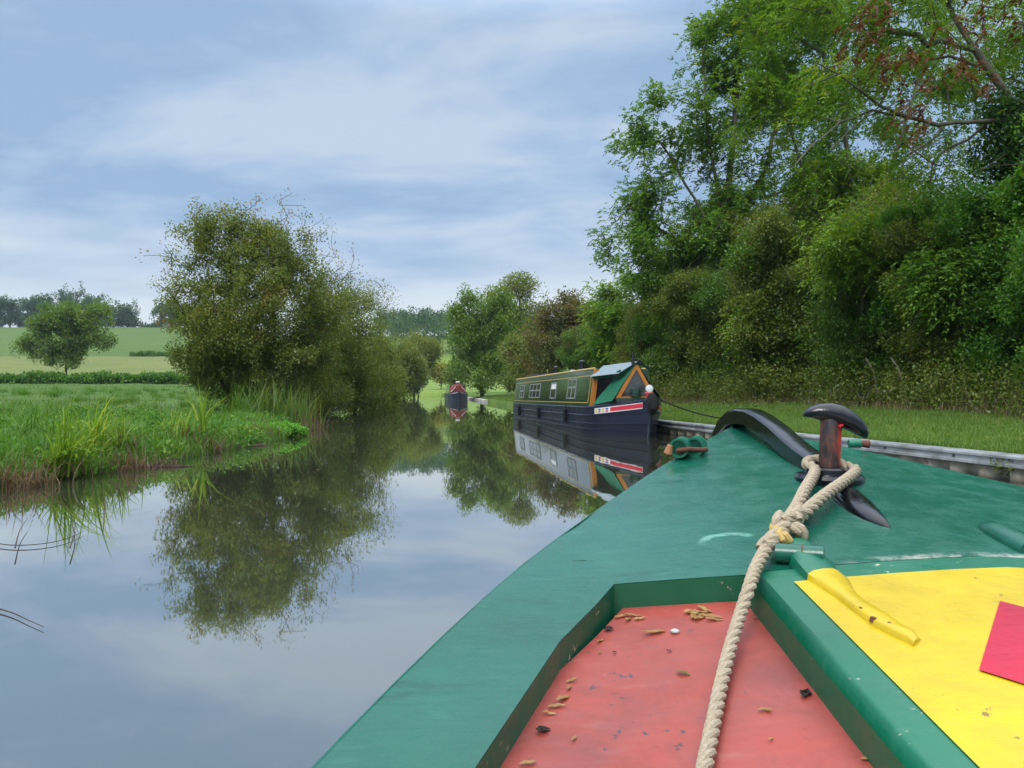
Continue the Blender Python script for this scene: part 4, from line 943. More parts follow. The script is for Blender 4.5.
# ------------------------------------------------------------------ rope: three laid strands, an eye round the stud and the standing part
t = NT('manila_rope'); a = t.n('UVMap'); p = t.pos(); n = t.noise(t.map(p, (1, 1, 1)), 260, 4, .7); n2 = t.noise(p, 14, 4)
M_rope = t.set(t.mix(t.rng(n, .3, .7), t.mix(n2, (.25, .185, .11), (.35, .28, .185)), (.46, .395, .30)), .85, bump=n, bstr=.8, bdist=.003, spec=.2)
M_rope2 = paint('stained_rope', (.42, .30, .11), .85, .3, scale=60, spec=.2)
def smooth_path(P, step):
    P = [Vector(q) for q in P]; Q = [P[0]] + P + [P[-1]]; out = []
    for i in range(1, len(Q) - 2):
        p0, p1, p2, p3 = Q[i - 1:i + 3]; k = max(2, int((p2 - p1).length / step))
        for j in range(k):
            f = j / k; out.append(.5 * ((2 * p1) + (p2 - p0) * f + (2 * p0 - 5 * p1 + 4 * p2 - p3) * f * f + (3 * p1 - p0 - 3 * p2 + p3) * f ** 3))
    out.append(P[-1]); return out
def strands(path, rad, name, mat, parent, pitch=3.1, off=None):
    P = smooth_path(path, .0035); s = 0; up = None; cs = [[], [], []]
    R0, R1 = rad if isinstance(rad, tuple) else (rad, rad); rads = [R0 + (R1 - R0) * min(1, 2.2 * i / len(P)) for i in range(len(P))]
    for i, p in enumerate(P):
        rad = rads[i]
        tg = (P[min(i + 1, len(P) - 1)] - P[max(i - 1, 0)]).normalized()
        if i: s += (p - P[i - 1]).length
        if up is None: up = tg.orthogonal().normalized()
        up = (up - tg * up.dot(tg)).normalized(); w = tg.cross(up); ph = s / (rad * 2 * pitch) * 2 * math.pi
        for k in range(3):
            a = ph + k * 2 * math.pi / 3; cs[k].append(p + (up * math.cos(a) + w * math.sin(a)) * rad * .5)
    m = MB()
    for k in range(3): m.tube(cs[k], [r_ * .56 for r_ in rads], 8)
    return m.build(name, mat, parent, smooth=True, off=off)
rope = empty('mooring_rope', (sc_.x, sc_.y, scz)); RO = rope.location
tag(rope, 'thick tan three-strand rope looped round the bow stud', 'rope')
def od(px, py, off): return on_deck(px, py, off)
pz = scz + .020
# eye legs
sp = od(789, 520, .022)
eye = [od(783, 527, .022), od(796, 508, .03), od(804, 492, .036), Vector((sc_.x - .044, sc_.y - .03, pz + .002)), Vector((sc_.x - .043, sc_.y + .02, pz + .012)), Vector((sc_.x - .015, sc_.y + .047, pz + .02)), Vector((sc_.x + .030, sc_.y + .036, pz + .014)), Vector((sc_.x + .044, sc_.y, pz + .008)), Vector((sc_.x + .036, sc_.y - .05, pz + .0)), od(824, 496, .034), od(803, 514, .028), od(786, 529, .024)]
strands(eye, .0122, 'eye', M_rope, rope, off=RO)
strands([od(800, 512, .034), od(790, 522, .036), od(776, 536, .032), od(764, 548, .028)], .0138, 'splice', M_rope, rope, off=RO)
def knob(P, r, mat, nm): 
    m = MB(); m.tube(P, r, 9); m.build(nm, mat, rope, smooth=True, off=RO)
strands([od(781, 516, .04), od(778, 521, .044), od(777, 527, .036)], .011, 'tucked_end', M_rope, rope, off=RO)
strands([od(793, 528, .04), od(800, 530, .038), od(803, 536, .026)], .011, 'tucked_end', M_rope, rope, off=RO)
strands([od(785, 521, .045), od(793, 516, .047), od(800, 521, .04)], .010, 'tucked_end', M_rope, rope, off=RO)
strands([od(774, 528, .033), od(782, 536, .036), od(788, 541, .028)], .0105, 'tucked_end', M_rope2, rope, off=RO)
strands([od(786, 528, .03), od(774, 541, .028), od(765, 551, .026), od(756, 568, .020), od(750, 585, .018), od(743, 606, .0), od(736, 628, -.012), od(729, 652, -.021), od(721, 685, -.026), od(713, 725, -.028), od(704.5, 768, -.028), od(697, 810, -.028), od(690, 860, -.028)], (.0112, .0090), 'standing_part', M_rope, rope, off=RO)

# ------------------------------------------------------------------ dead leaves on the red floor
M_leafd = leaf_mat('dry_leaf', [(0, (.36, .22, .085)), (.12, (.48, .32, .14)), (.3, (.60, .44, .24))], nscale=60, namp=.6); M_leafk = leaf_mat('dark_leaf', [(.1, (.02, .017, .012)), (1, (.05, .035, .02))]); M_leafg = leaf_mat('greenish_leaf', [(.1, (.12, .13, .04)), (1, (.2, .2, .07))])
def dry_leaf(px, py, ln, wd, ang, mat, label, group=None, curl=.14, seed=0):
    v = on_deck(px, py, -DEP + .0012); rng = random.Random(seed); k = 6; m = MB(); L_, C_, R_ = [], [], []
    for i in range(k + 1):
        f = i / k; w = wd * math.sin(math.pi * min(.98, f * .9 + .08)) * .5 + .0004; z = .0025 * rng.random() + ln * curl * .6 * (f - .5) ** 2; x = (f - .5) * ln; y = rng.uniform(-.1, .1) * wd
        C_.append((x, y, z)); L_.append((x, y + w, z + w * .5)); R_.append((x, y - w, z + w * .4))
    m.add(L_ + C_ + R_, [(i, i + 1, k + 2 + i, k + 1 + i) for i in range(k)] + [(k + 1 + i, k + 2 + i, 2 * k + 3 + i, 2 * k + 2 + i) for i in range(k)])
    o = m.build('dead_leaf', mat, None); o.scale = (1.25, 1.2, 1.0); o.location = v; o.rotation_euler = (rng.uniform(-.15, .15), rng.uniform(-.15, .15), ang); tag(o, label, 'leaf', group)
G = 'dry leaves in the red well'
for i, (px, py, ln, a) in enumerate([(622, 617, .020, .2), (633, 616, .022, -.2), (628, 620, .015, .9), (640, 619, .016, .1)]): dry_leaf(px, py, ln, .005, a, M_leafd, 'dry tan leaf in the front left corner of the red well', G, seed=i)
for i, (px, py, ln, a) in enumerate([(690, 612, .020, .5), (697, 614, .026, -.3), (705, 613, .024, .2), (700, 618, .022, .7), (710, 617, .03, -.5), (694, 617, .018, 1.0), (714, 620, .022, 0), (704, 610, .02, -.8)]): dry_leaf(px, py, ln, .007, a, M_leafd, 'dry golden leaf in the heap by the front coaming', G, seed=10 + i)
for i, (px, py, ln, a, lab) in enumerate([(655, 633, .032, .15, 'long dry leaf lying left of the small pale screw head'), (601, 641, .014, .8, 'small dry leaf against the left coaming'), (572, 681, .014, .4, 'tan leaf scrap upper of the pair left of the well'), (569, 688, .012, 1.2, 'tan leaf scrap lower of the pair left of the well'),
        (563, 699, .022, .9, 'curled pale leaf at the left of the well floor'), (557, 707, .018, .2, 'pale leaf under the curled one at the left'), (549, 714, .014, .0, 'small tan leaf beside the left coaming'), (528, 764, .016, .3, 'dry leaf in the bottom left of the well'), (574, 739, .009, 1, 'tiny pale leaf scrap low in the left well'),
        (765, 710, .014, .05, 'pale sliver of leaf right of the rope'), (853, 715, .012, -.6, 'dry leaf against the hatch side'), (879, 760, .028, -.2, 'brown leaf at the bottom right by the hatch'), (886, 763, .02, .5, 'folded brown leaf beside the bottom right one'), (745, 609, .012, .3, 'leaf scrap right of the rope by the front coaming'), (757, 618, .010, 0, 'crumb of leaf under the hatch corner')]):
    dry_leaf(px, py, ln, ln * .28, a, M_leafd, lab, G, seed=30 + i)
_rl = random.Random(4)
for i in range(16):
    px, py = _rl.uniform(560, 790), _rl.uniform(640, 765)
    if px < 600 - (py - 620) * .55 or px > 750 + (py - 620) * .95 or abs(px - (742 - (py - 606) * .23)) < 22: continue
    if i % 2: continue
    dry_leaf(px, py, _rl.uniform(.004, .007), .002, _rl.uniform(0, 3), M_leafd if i % 6 else M_leafk, 'tiny crumb of dry leaf strewn over the red well floor', 'leaf crumbs on the red well floor', seed=90 + i)
dry_leaf(683, 674, .016, .006, -.5, M_leafg, 'greenish leaf in the middle of the red floor', G, seed=60)
for i, (px, py, ln, a, lab) in enumerate([(543, 731, .016, .5, 'dark brown leaf low at the left of the well'), (806, 694, .018, .9, 'black shrivelled leaf right of the rope'), (609, 630, .012, 0, 'dark leaf fragment near the left coaming corner')]): dry_leaf(px, py, ln, .009, a, M_leafk, lab, G, curl=.5, seed=70 + i)
sv = on_deck(675, 632, -DEP + .001); MB().lathe(sv, [(.0065, 0), (.0065, .0025), (.004, .004), (0, .004)], 12).build('screw', paint('dull_zinc', (.42, .42, .40), .4), boat, off=BO)
# ------------------------------------------------------------------ the other narrowboats
def boat_frame(stem, aft, trim=0.0):
    aft = Vector((aft[0], aft[1], 0)).normalized(); port = Vector((-aft.y, aft.x, 0))       # port: the side seen from the canal
    if port.x > 0: port = -port
    return lambda s, u, z: Vector((stem[0], stem[1], 0)) + aft * s + port * u + Vector((0, 0, z - trim * (s - 2.3)))
M_navy = paint('navy_hull_paint', (.008, .012, .030), .36, .4, .4, scale=2); M_cabg = paint('cabin_green_paint', (.004, .028, .022), .12, .25, scale=1.5, coat=.6)
M_cabd = paint('cabin_border_paint', (.010, .040, .022), .2, .2, coat=.4); M_gold = paint('gold_coachline', (.50, .36, .10), .4, .15); M_wood = paint('varnished_wood', (.46, .17, .025), .35, .3, scale=5)
M_canv = paint('green_canvas', (.012, .105, .055), .8, .3, scale=3, spec=.2); M_canv2 = paint('grey_canvas_lining', (.20, .255, .285), .8, .2, scale=3, spec=.2)
M_glass = NT('window_glass').set((.03, .04, .04), .05, spec=.8); M_alu = paint('pale_window_frame', (.24, .26, .26), .35, .1); M_dark = paint('doorway_dark_paint', (.012, .012, .012), .7); M_white = paint('white_paint', (.78, .78, .76), .4, .06)
M_redp = paint('red_paint', (.58, .025, .05), .35, .1); M_blue = paint('blue_paint', (.03, .10, .40), .35, .1); M_yelp = paint('yellow_paint', (.75, .48, .03), .35, .1); M_blkb = paint('black_paint', (.012, .012, .014), .4, .3); M_fend = paint('rope_fender', (.014, .013, .013), .9, .4, .2, 20)
M_pine = paint('red_canvas', (.15, .03, .024), .7, .4, .3, 3)
HB = 1.03
def half(s, L):
    if s < 3.0: q = s / 3.0; return HB * (1 - (1 - q) ** 2.3)
    if s > L - 1.6: q = (s - (L - 1.6)) / 1.6; return HB * (1 - .55 * q ** 2.2)
    return HB
def sheer(s): return .76 + .22 * max(0, 1 - s / 2.6) ** 1.6
def build_hull(root, fr, L, off, mat, strakes=True):
    S_ = [0, .05, .15, .3, .5, .75, 1.0, 1.3, 1.7, 2.2, 2.7, 3.2] + list(np.linspace(4, L - 1.6, 14)) + [L - 1, L - .5, L]
    m = MB()
    for sg in (1, -1):
        rings = []
        for s in S_:
            w = half(s, L) + .012; z1 = sheer(s); k = max(0, 1 - s / 2.6)
            rings.append([fr(s + k * .05 * 0, sg * w, z1), fr(s, sg * (w + .02), z1 - .03), fr(s, sg * (w + .02), z1 - .06), fr(s, sg * w, z1 - .07), fr(s + .03 * k, sg * w * (1 - .07 * k), z1 * .62), fr(s + .10 * k, sg * w * (1 - .2 * k), z1 * .28), fr(s + .16 * k, sg * w * (1 - .33 * k), -.12)])
        m.loft(rings, closed=False)
    # stern end and deck
    top = [fr(s, half(s, L), sheer(s) - .004) for s in S_]; top2 = [fr(s, -half(s, L), sheer(s) - .004) for s in S_]
    n = len(S_); m.add(top + top2, [(i, i + 1, n + i + 1, n + i) for i in range(n - 1)])
    w = half(L, L) + .012; m.poly([fr(L, w, sheer(L)), fr(L, -w, sheer(L)), fr(L, -w, -.12), fr(L, w, -.12)])
    h = m.build('hull', mat, root, smooth=True, off=off, angle=30)
    if strakes:
        for zf, r in ((.66, .026), (.36, .024), (.16, .02)):
            m = MB()
            for sg in (1, -1):
                m.tube([fr(s + .05 * max(0, 1 - s / 2.6), sg * (half(s, L) + .012) * (1 - (.06 if zf > .5 else .17 if zf > .3 else .26) * max(0, 1 - s / 2.6)) + sg * .008, sheer(s) * zf) for s in S_], r, 6)
            m.build('rubbing_strake', mat, root, smooth=True, off=off)
    m = MB(); m.tube([fr(-.05, 0, sheer(0) + .06), fr(-.05, 0, .5), fr(.10, 0, .1), fr(.2, 0, -.1)], [.045, .05, .05, .045], 8); m.build('stem_post', mat, root, smooth=True, off=off)
    return h
def moored_boat():
    stem = (3.50, 19.05); fr = boat_frame(stem, (-.155, .988), .0105); L = 17.0; root = empty('narrowboat', fr(6, 0, 0)); off = root.location
    tag(root, 'dark green narrowboat moored at the right bank, with open canvas cratch and two black chimneys', 'narrowboat')
    build_hull(root, fr, L, off, M_navy)
    s0, s1 = 2.45, 16.2; zb = .76; zt = 1.80; wb, wt = .93, .80
    # cabin
    m = MB(); rings = [[fr(s, wb, zb), fr(s, wt, zt), fr(s, wt * .55, zt + .07), fr(s, 0, zt + .09), fr(s, -wt * .55, zt + .07), fr(s, -wt, zt), fr(s, -wb, zb)] for s in (s0, s1)]
    m.loft(rings); cab = m.build('cabin', M_cabd, root, off=off)
    def side(s, v, out=0.0, sg=1): 
        u = wb + (wt - wb) * v; n = Vector((math.cos(.125), 0, 0)); return fr(s, sg * (u + out), zb + (zt - zb) * v)
    def quad(m, sa, sb, va, vb, out, th=.012):
        a = [side(sa, va, out), side(sb, va, out), side(sb, vb, out), side(sa, vb, out)]; b = [side(sa, va, out - th), side(sb, va, out - th), side(sb, vb, out - th), side(sa, vb, out - th)]
        m.add(a + b, [(0, 1, 2, 3), (4, 5, 6, 7), (0, 1, 5, 4), (1, 2, 6, 5), (2, 3, 7, 6), (3, 0, 4, 7)])
    m = MB(); quad(m, s0 + .22, s1 - .3, .10, .84, .006); m.build('side_panel', M_cabg, cab, off=off)
    m = MB()
    for va, vb in ((.085, .105), (.835, .855)): quad(m, s0 + .2, s1 - .28, va, vb, .010)
    for sa in (s0 + .2, s1 - .30): quad(m, sa, sa + .025, .1, .84, .0105)
    m.build('coachline', M_gold, cab, off=off)
    m = MB(); m.tube([fr(s0 - .03, wt - .02, zt + .035), fr(s1, wt - .02, zt + .035)], .034, 8); m.tube([fr(s0 - .03, -wt + .02, zt + .035), fr(s1, -wt + .02, zt + .035)], .034, 8); m.build('handrail', M_gold, cab, smooth=True, off=off)
    m = MB(); m.add([fr(s, u, z) for s in (s0 - .04, s0 - .11) for u, z in ((wb + .015, zb), (wt + .01, zt), (wt - .13, zt), (wb - .12, zb))], [(0, 1, 2, 3), (4, 5, 6, 7), (0, 1, 5, 4), (1, 2, 6, 5), (2, 3, 7, 6), (3, 0, 4, 7)])
    m.build('door_post', M_wood, root, off=off)
    m = MB(); m.add([fr(s0 - .012, u, z) for u, z in ((.8, zb + .02), (.68, zt - .1), (-.68, zt - .1), (-.8, zb + .02))], [(0, 1, 2, 3)]); m.build('doorway_shade', M_dark, root, off=off)  # flat near-black sheet: the dark of the open cabin front as colour
    # windows
    def window(sa, sb, va, vb, bars):
        m = MB(); t_ = .045; vt = .035
        for q in ((sa, sb, va, va + vt), (sa, sb, vb - vt, vb)): quad(m, *q, .03, .03)
        for q in ((sa, sa + t_, va + vt, vb - vt), (sb - t_, sb, va + vt, vb - vt)): quad(m, *q, .029, .03)
        for f in bars: c = sa + (sb - sa) * f; quad(m, c - .025, c + .025, va + vt, vb - vt, .027, .03)
        if bars: quad(m, sa + t_, sb - t_, vb - .28, vb - .235, .026, .03)
        w = m.build('window', M_alu, root, off=off)
        m = MB(); quad(m, sa + .02, sb - .02, va + .02, vb - .02, .014, .005); m.build('pane', M_glass, w, off=off); return w
    window(4.25, 5.35, .20, .80, (.5,)); w2 = window(7.1, 8.0, .2, .74, ()); window(10.0, 12.2, .22, .76, (.35, .7)); window(13.6, 14.6, .22, .76, (.5,))
    m = MB(); quad(m, 7.16, 7.94, .52, .69, .02, .005); m.build('blind', M_white, w2, off=off)
    # roof things fixed to the roof
    def chimney(s, u, r, h, hat):
        c = fr(s, u, zt + .06); m = MB(); m.lathe(c, [(r * 1.5, 0), (r * 1.45, .03), (r, .06), (r, h), (0, h)], 14); ch = m.build('chimney', M_blkb, root, smooth=True, off=off, angle=40)
        m = MB(); m.lathe(c + Vector((0, 0, h + .03)), [(r * hat, 0), (r * hat, .02), (r * .4, .06), (0, .065)], 14); m.build('chimney_hat', M_blkb, ch, smooth=True, off=off, angle=40)
    chimney(5.6, .35, .075, .28, 1.8); chimney(9.6, .35, .06, .26, 1.7)
    m = MB(); m.box(fr(12.6, .3, zt + .13), (.5, 2.6, .10), Matrix.Rotation(math.atan2(.155, .988), 3, 'Z')); m.build('roof_rack', M_blkb, root, off=off, bevel=.02)
    m = MB(); m.lathe(fr(7.5, .2, zt + .09), [(.11, 0), (.11, .05), (.06, .09), (0, .1)], 14); m.build('roof_vent', M_alu, root, smooth=True, off=off)
    # cratch board: a wooden triangle with glass
    sc = 1.02; ap = fr(sc, 0.02, 1.86); bl, br = fr(sc, .56, .95), fr(sc, -.50, .95)
    def bar(a, b, w, d, name, mat):
        v = (b - a).normalized(); n = (fr(1, 0, 0) - fr(0, 0, 0)); sd = v.cross(n).normalized(); m = MB()
        m.add([p + sd * i * w + n * j * d for p in (a, b) for i, j in ((-.5, -.5), (.5, -.5), (.5, .5), (-.5, .5))], [(0, 1, 2, 3), (4, 5, 6, 7), (0, 1, 5, 4), (1, 2, 6, 5), (2, 3, 7, 6), (3, 0, 4, 7)]); return m.build(name, mat, root, off=off)
    bar(bl, ap, .10, .045, 'cratch_frame', M_wood); bar(br, ap, .10, .047, 'cratch_frame', M_wood); bar(bl + Vector((0, 0, .03)), br + Vector((0, 0, .03)), .11, .042, 'cratch_frame', M_wood)
    M_clear = NT('cratch_glass').set((.05, .06, .06), .06, spec=.7)
    m = MB(); m.poly([fr(sc + .01, .50, 1.01), fr(sc + .01, 0.02, 1.80), fr(sc + .01, -.45, 1.01)]); m.build('cratch_glass', M_clear, root, off=off)
    m = MB(); m.box(fr(sc - .12, 0, .95), (1.2, .28, .10)); m.lathe(fr(sc - .05, .05, 1.03), [(.13, 0), (.14, .10), (.12, .2), (0, .2)], 14); m.build('well_locker', M_cabd, root, off=off)
    # canvas
    def sheet(P, name, mat, wav=.02, n=10, seed=1):
        a, b, c, d = P; m = MB(); rng = random.Random(seed)
        for j in range(n + 1):
            for i in range(n + 1):
                u, v = i / n, j / n; p = a * (1 - u) * (1 - v) + b * u * (1 - v) + c * u * v + d * (1 - u) * v
                p = p + Vector((.6, -.4, .3)) * wav * (math.sin(u * 9 + v * 4 + seed) * .6 + math.sin(v * 11 - u * 3)) * math.sin(math.pi * v) ; m.v.append(tuple(p))
        m.f = [(j * (n + 1) + i, j * (n + 1) + i + 1, (j + 1) * (n + 1) + i + 1, (j + 1) * (n + 1) + i) for j in range(n) for i in range(n)]
        k = len(m.v); m.v += [(x, y, z - .006) for x, y, z in m.v]; m.f += [tuple(q + k for q in reversed(f)) for f in m.f]
        return m.build(name, mat, root, smooth=True, off=off)
    sheet([fr(sc - .03, .70, .92), fr(2.05, .96, .80), fr(1.75, .10, 1.90), fr(sc - .04, .04, 1.91)], 'canvas', M_canv, .025)
    sheet([fr(sc - .03, -.70, .92), fr(2.3, -.96, .80), fr(2.35, -.10, 1.90), fr(sc - .04, -.01, 1.91)], 'canvas', M_canv, .02, seed=2)
    sheet([fr(1.2, .46, 1.66), fr(2.35, .94, 1.60), fr(2.52, .50, 1.92), fr(.93, .0, 1.98)], 'canvas_flap', M_canv2, .03, seed=3)
    sheet([fr(sc - .06, -.36, 1.78), fr(sc + .25, -.44, 1.74), fr(sc + .3, 0, 2.0), fr(sc - .06, 0, 2.04)], 'canvas_flap', M_canv2, .03, seed=5)
    m = MB(); m.tube([fr(1.15, .42, 1.74), fr(1.7, .5, 1.62), fr(2.2, .75, 1.56), fr(2.4, .86, 1.58)], [.02, .035, .04, .02], 8); m.build('canvas_roll', M_canv, root, smooth=True, off=off)
    m = MB(); m.tube([fr(sc - .02, .12, 1.90), fr(sc - .02, .12, 2.22)], .045, 10); m.build('bow_horn', M_blkb, root, smooth=True, off=off, angle=40)
    # headlamp
    hl = empty('headlamp', fr(sc - .35, -.22, 1.24) - off); hl.parent = root
    ax = fr(0, 0, 0) - fr(1, 0, 0); MB().lathe(-ax * .12, [(.0, 0), (.06, .02), (.11, .09), (.115, .13), (.10, .13)], 18, axis=ax).build('lamp_shell', M_alu, hl, smooth=True)
    MB().lathe(ax * .005, [(.10, 0), (.09, .015), (0, .025)], 18, axis=ax).build('lens', paint('lamp_glass', (.75, .80, .82), .1, .05), hl, smooth=True)
    MB().tube([(0, 0, -.1), (0, 0, -.38)], .018, 8).build('bracket', M_blkb, hl)
    # bow panel: red stripe, white borders and coloured diamonds on both bows
    for sg in (1, -1):
        def bw(s, f, out=.028): return fr(s + .02 * max(0, 1 - s / 2.6), sg * (half(s, L) + out), sheer(s) - .08 - .155 * f)
        def bp(m, sa, sb, fa, fb, out):
            k = max(2, int((sb - sa) / .1)); ss = np.linspace(sa, sb, k + 1); a = [bw(s, fa, out) for s in ss]; b = [bw(s, fb, out) for s in ss]
            m.add(a + b, [(i, i + 1, k + 2 + i, k + 1 + i) for i in range(k)])
        m = MB(); bp(m, .14, 1.85, 0, 1, .026); pan = m.build('bow_panel', M_white, root, smooth=True, off=off)
        m = MB(); bp(m, .14, 1.12, .13, .85, .030); m.build('red_stripe', M_redp, pan, smooth=True, off=off)
        for i in range(4):
            sc2 = 1.17 + i * .165
            for j, (cols) in enumerate(((M_blue, M_yelp), (M_yelp, M_redp))):
                m = MB(); a = sc2; b = sc2 + .16; f0 = .12 + j * .40; f1 = f0 + .36
                mid = (a + b) / 2; m.poly([bw(a, (f0 + f1) / 2, .031), bw(mid, f0, .031), bw(b, (f0 + f1) / 2, .031), bw(mid, f1, .031)]); m.build('diamond', cols[(i + j) % 2], pan, off=off)
    m = MB(); m.tube([fr(-.12, .0, 1.07), fr(-.22, 0, .93), fr(-.24, 0, .75), fr(-.16, 0, .6)], [.10, .15, .15, .07], 12); m.tube([fr(-.16, -.12, .95), fr(-.2, 0, .98), fr(-.16, .12, .95)], [.08, .12, .08], 10); m.build('bow_fender', M_fend, root, smooth=True, off=off)
    m = MB(); m.tube([fr(.1, .03, 1.0), fr(.1, .03, 1.12)], .03, 8); m.tube([fr(.1, .10, 1.115), fr(.1, -.06, 1.115)], .026, 8); m.build('bow_stud', M_redp, root, smooth=True, off=off)
    for s in (4.8, 9.2, 13.6):
        m = MB(); m.tube([fr(s, HB + .07, .22), fr(s, HB + .075, .62)], [.055, .055], 10); m.tube([fr(s, HB + .07, .62), fr(s, HB + .01, .78)], .012, 6); m.build('side_fender', M_fend, root, smooth=True, off=off)
    # number-free waterline tide mark is left to the paint; mooring line and pin
    a = fr(.1, -.02, 1.08); b = Vector((5.55, 18.3, gz(5.55, 18.3) + .10)); rp = empty('mooring_line', a); tag(rp, 'dark mooring line from the moored boat bow to the grass', 'rope')
    P = [a.lerp(b, k / 12) - Vector((0, 0, .12 * math.sin(math.pi * k / 12))) - a for k in range(13)]; MB().tube(P, .018, 7).build('line', M_fend, rp, smooth=True)
    pn = MB(); pn.tube([(0, 0, -.2), (.02, 0, .22)], .016, 8); pn.lathe((.02, 0, .2), [(.035, 0), (.035, .03), (0, .03)], 10); o = pn.build('mooring_pin', M_rust, None); o.location = (5.6, 18.28, gz(5.6, 18.28)); tag(o, 'iron mooring pin in the verge holding the dark line', 'mooring pin')
moored_boat()
def distant_boat():
    stem = (-5.35, 76.0); fr = boat_frame(stem, (-.125, .992)); L = 14; root = empty('narrowboat', fr(5, 0, 0)); off = root.location; tag(root, 'small distant dark narrowboat with red cratch cover near the canal bend', 'narrowboat')
    build_hull(root, fr, L, off, M_navy, False)
    m = MB(); m.loft([[fr(s, .92, .76), fr(s, .8, 1.7), fr(s, 0, 1.8), fr(s, -.8, 1.7), fr(s, -.92, .76)] for s in (3, 13)]); m.build('cabin', M_cabd, root, off=off)
    m = MB(); m.loft([[fr(.9, .85, .9), fr(.95, .3, 1.55), fr(1, 0, 1.7), fr(.95, -.3, 1.55), fr(.9, -.85, .9)], [fr(3, .95, .8), fr(3, .7, 1.6), fr(3, 0, 1.85), fr(3, -.7, 1.6), fr(3, -.95, .8)]]); m.build('cratch_cover', M_pine, root, off=off)
    for sg in (1, -1):
        m = MB(); m.tube([fr(.86, sg * .80, .93), fr(.92, sg * .28, 1.50)], .018, 6); m.build('cover_trim', M_white, root, off=off)
        m = MB(); ss = np.linspace(.15, 1.5, 8); m.add([fr(s, sg * (half(s, L) + .03), sheer(s) - z) for z in (.02, .09) for s in ss], [(i, i + 1, 9 + i, 8 + i) for i in range(7)]); m.build('bow_stripe', M_white, root, off=off)
    m = MB(); m.box(fr(2.4, 0, 1.98), (.4, .5, .14)); m.build('roof_box', M_white, root, off=off, bevel=.03)
    m = MB(); m.tube([fr(5, .3, 1.75), fr(5, .3, 2.15)], .07, 8); m.build('chimney', M_blkb, root, off=off)
distant_boat()
# ------------------------------------------------------------------ grass, sedges and undergrowth
G_mead = leaf_mat('meadow_blade', [(.1, (.05, .11, .018)), (.45, (.085, .165, .03)), (.75, (.125, .20, .05)), (1, (.22, .24, .09))], nscale=.5, namp=.7)
G_verge = leaf_mat('verge_blade', [(.1, (.05, .095, .018)), (.45, (.082, .14, .026)), (.75, (.125, .17, .045)), (1, (.25, .22, .10))], nscale=.8, namp=.9)
G_sedge = leaf_mat('sedge_blade', [(.1, (.06, .14, .018)), (.45, (.13, .21, .035)), (.7, (.26, .31, .06)), (1, (.45, .42, .13))])
G_reed = leaf_mat('reed_bed_blade', [(.1, (.05, .09, .018)), (.5, (.09, .135, .03)), (.8, (.15, .17, .05)), (1, (.26, .22, .09))])
G_dead = leaf_mat('dead_reed', [(.1, (.06, .035, .02)), (.5, (.14, .085, .05)), (1, (.28, .20, .12))])
G_straw = leaf_mat('dry_stalk', [(.1, (.10, .07, .035)), (.5, (.20, .15, .08)), (1, (.34, .28, .17))])
rng = np.random.default_rng(101)
def roots_left(n, y0, y1, a0, a1, p=1.0):
    u = rng.random(n); y = y0 + (y1 - y0) * u ** 1.5; off = a0 + (a1 - a0) * rng.random(n) ** p; x = XL(y) - off
    return np.stack([x, y, ground_z(x, y) - .01], 1)
def visible(P): return P[(np.abs(P[:, 0]) / P[:, 1] < .78)]
A = visible(roots_left(30000, 8.5, 30, .25, 22, 1.2)); B = visible(roots_left(16000, 8.0, 24, .05, 2.2)); C = visible(roots_left(26000, 22, 90, 1, 60, 1.2))
D = [blades(rng, A, .17, .014, 1.2), blades(rng, B, .30, .013, 1.2), blades(rng, C, .15, .04, 1.0, segs=2)]
# tussocks
tc = visible(roots_left(420, 9, 60, .8, 26)); k = 70; off = rng.normal(size=(len(tc), k, 3)) * np.array([.17, .17, 0]); T = (tc[:, None] + off).reshape(-1, 3); D.append(blades(rng, T, .36, .02, 1.0, dirs=np.repeat(rng.normal(size=(len(tc), 3)) * [1, 1, 0], k, 0) * .6, segs=2))
sx_ = visible(roots_left(2600, 8.5, 40, .3, 25)); sx_ = sx_[(np.sin(sx_[:, 0] * 1.3 + 2) + np.sin(sx_[:, 1] * .9)) > .2]
V, Q, tt = blades(rng, sx_, .42, .012, .7, segs=3); tag(np_mesh('straw_stalks', V, Q, G_straw, tint=tt), 'pale seeding grass stalks scattered over the left meadow', 'grass', kind='stuff')
V, Q, tt = cat(*D); tag(np_mesh('meadow_blades', V, Q, G_mead, tint=tt), 'rough green grass of the left meadow', 'grass', kind='stuff')
def roots_right(n, y0, y1, a0, a1, p=1.5):
    y = y0 + (y1 - y0) * rng.random(n) ** p; x = XR(y) + a0 + (a1 - a0) * rng.random(n); return np.stack([x, y, ground_z(x, y) - .01], 1)
A = visible(roots_right(60000, 8.5, 30, .12, 8)); C = visible(roots_right(20000, 26, 80, .1, 8)); E = visible(roots_right(5000, 8, 40, .05, .3))
V, Q, tt = cat(blades(rng, A, .085, .012, .7, segs=2), blades(rng, C, .10, .035, .6, segs=2), blades(rng, E, .15, .012, .9, segs=2)); tag(np_mesh('verge_blades', V, Q, G_verge, tint=tt), 'short mown grass of the right towpath verge', 'grass', kind='stuff')
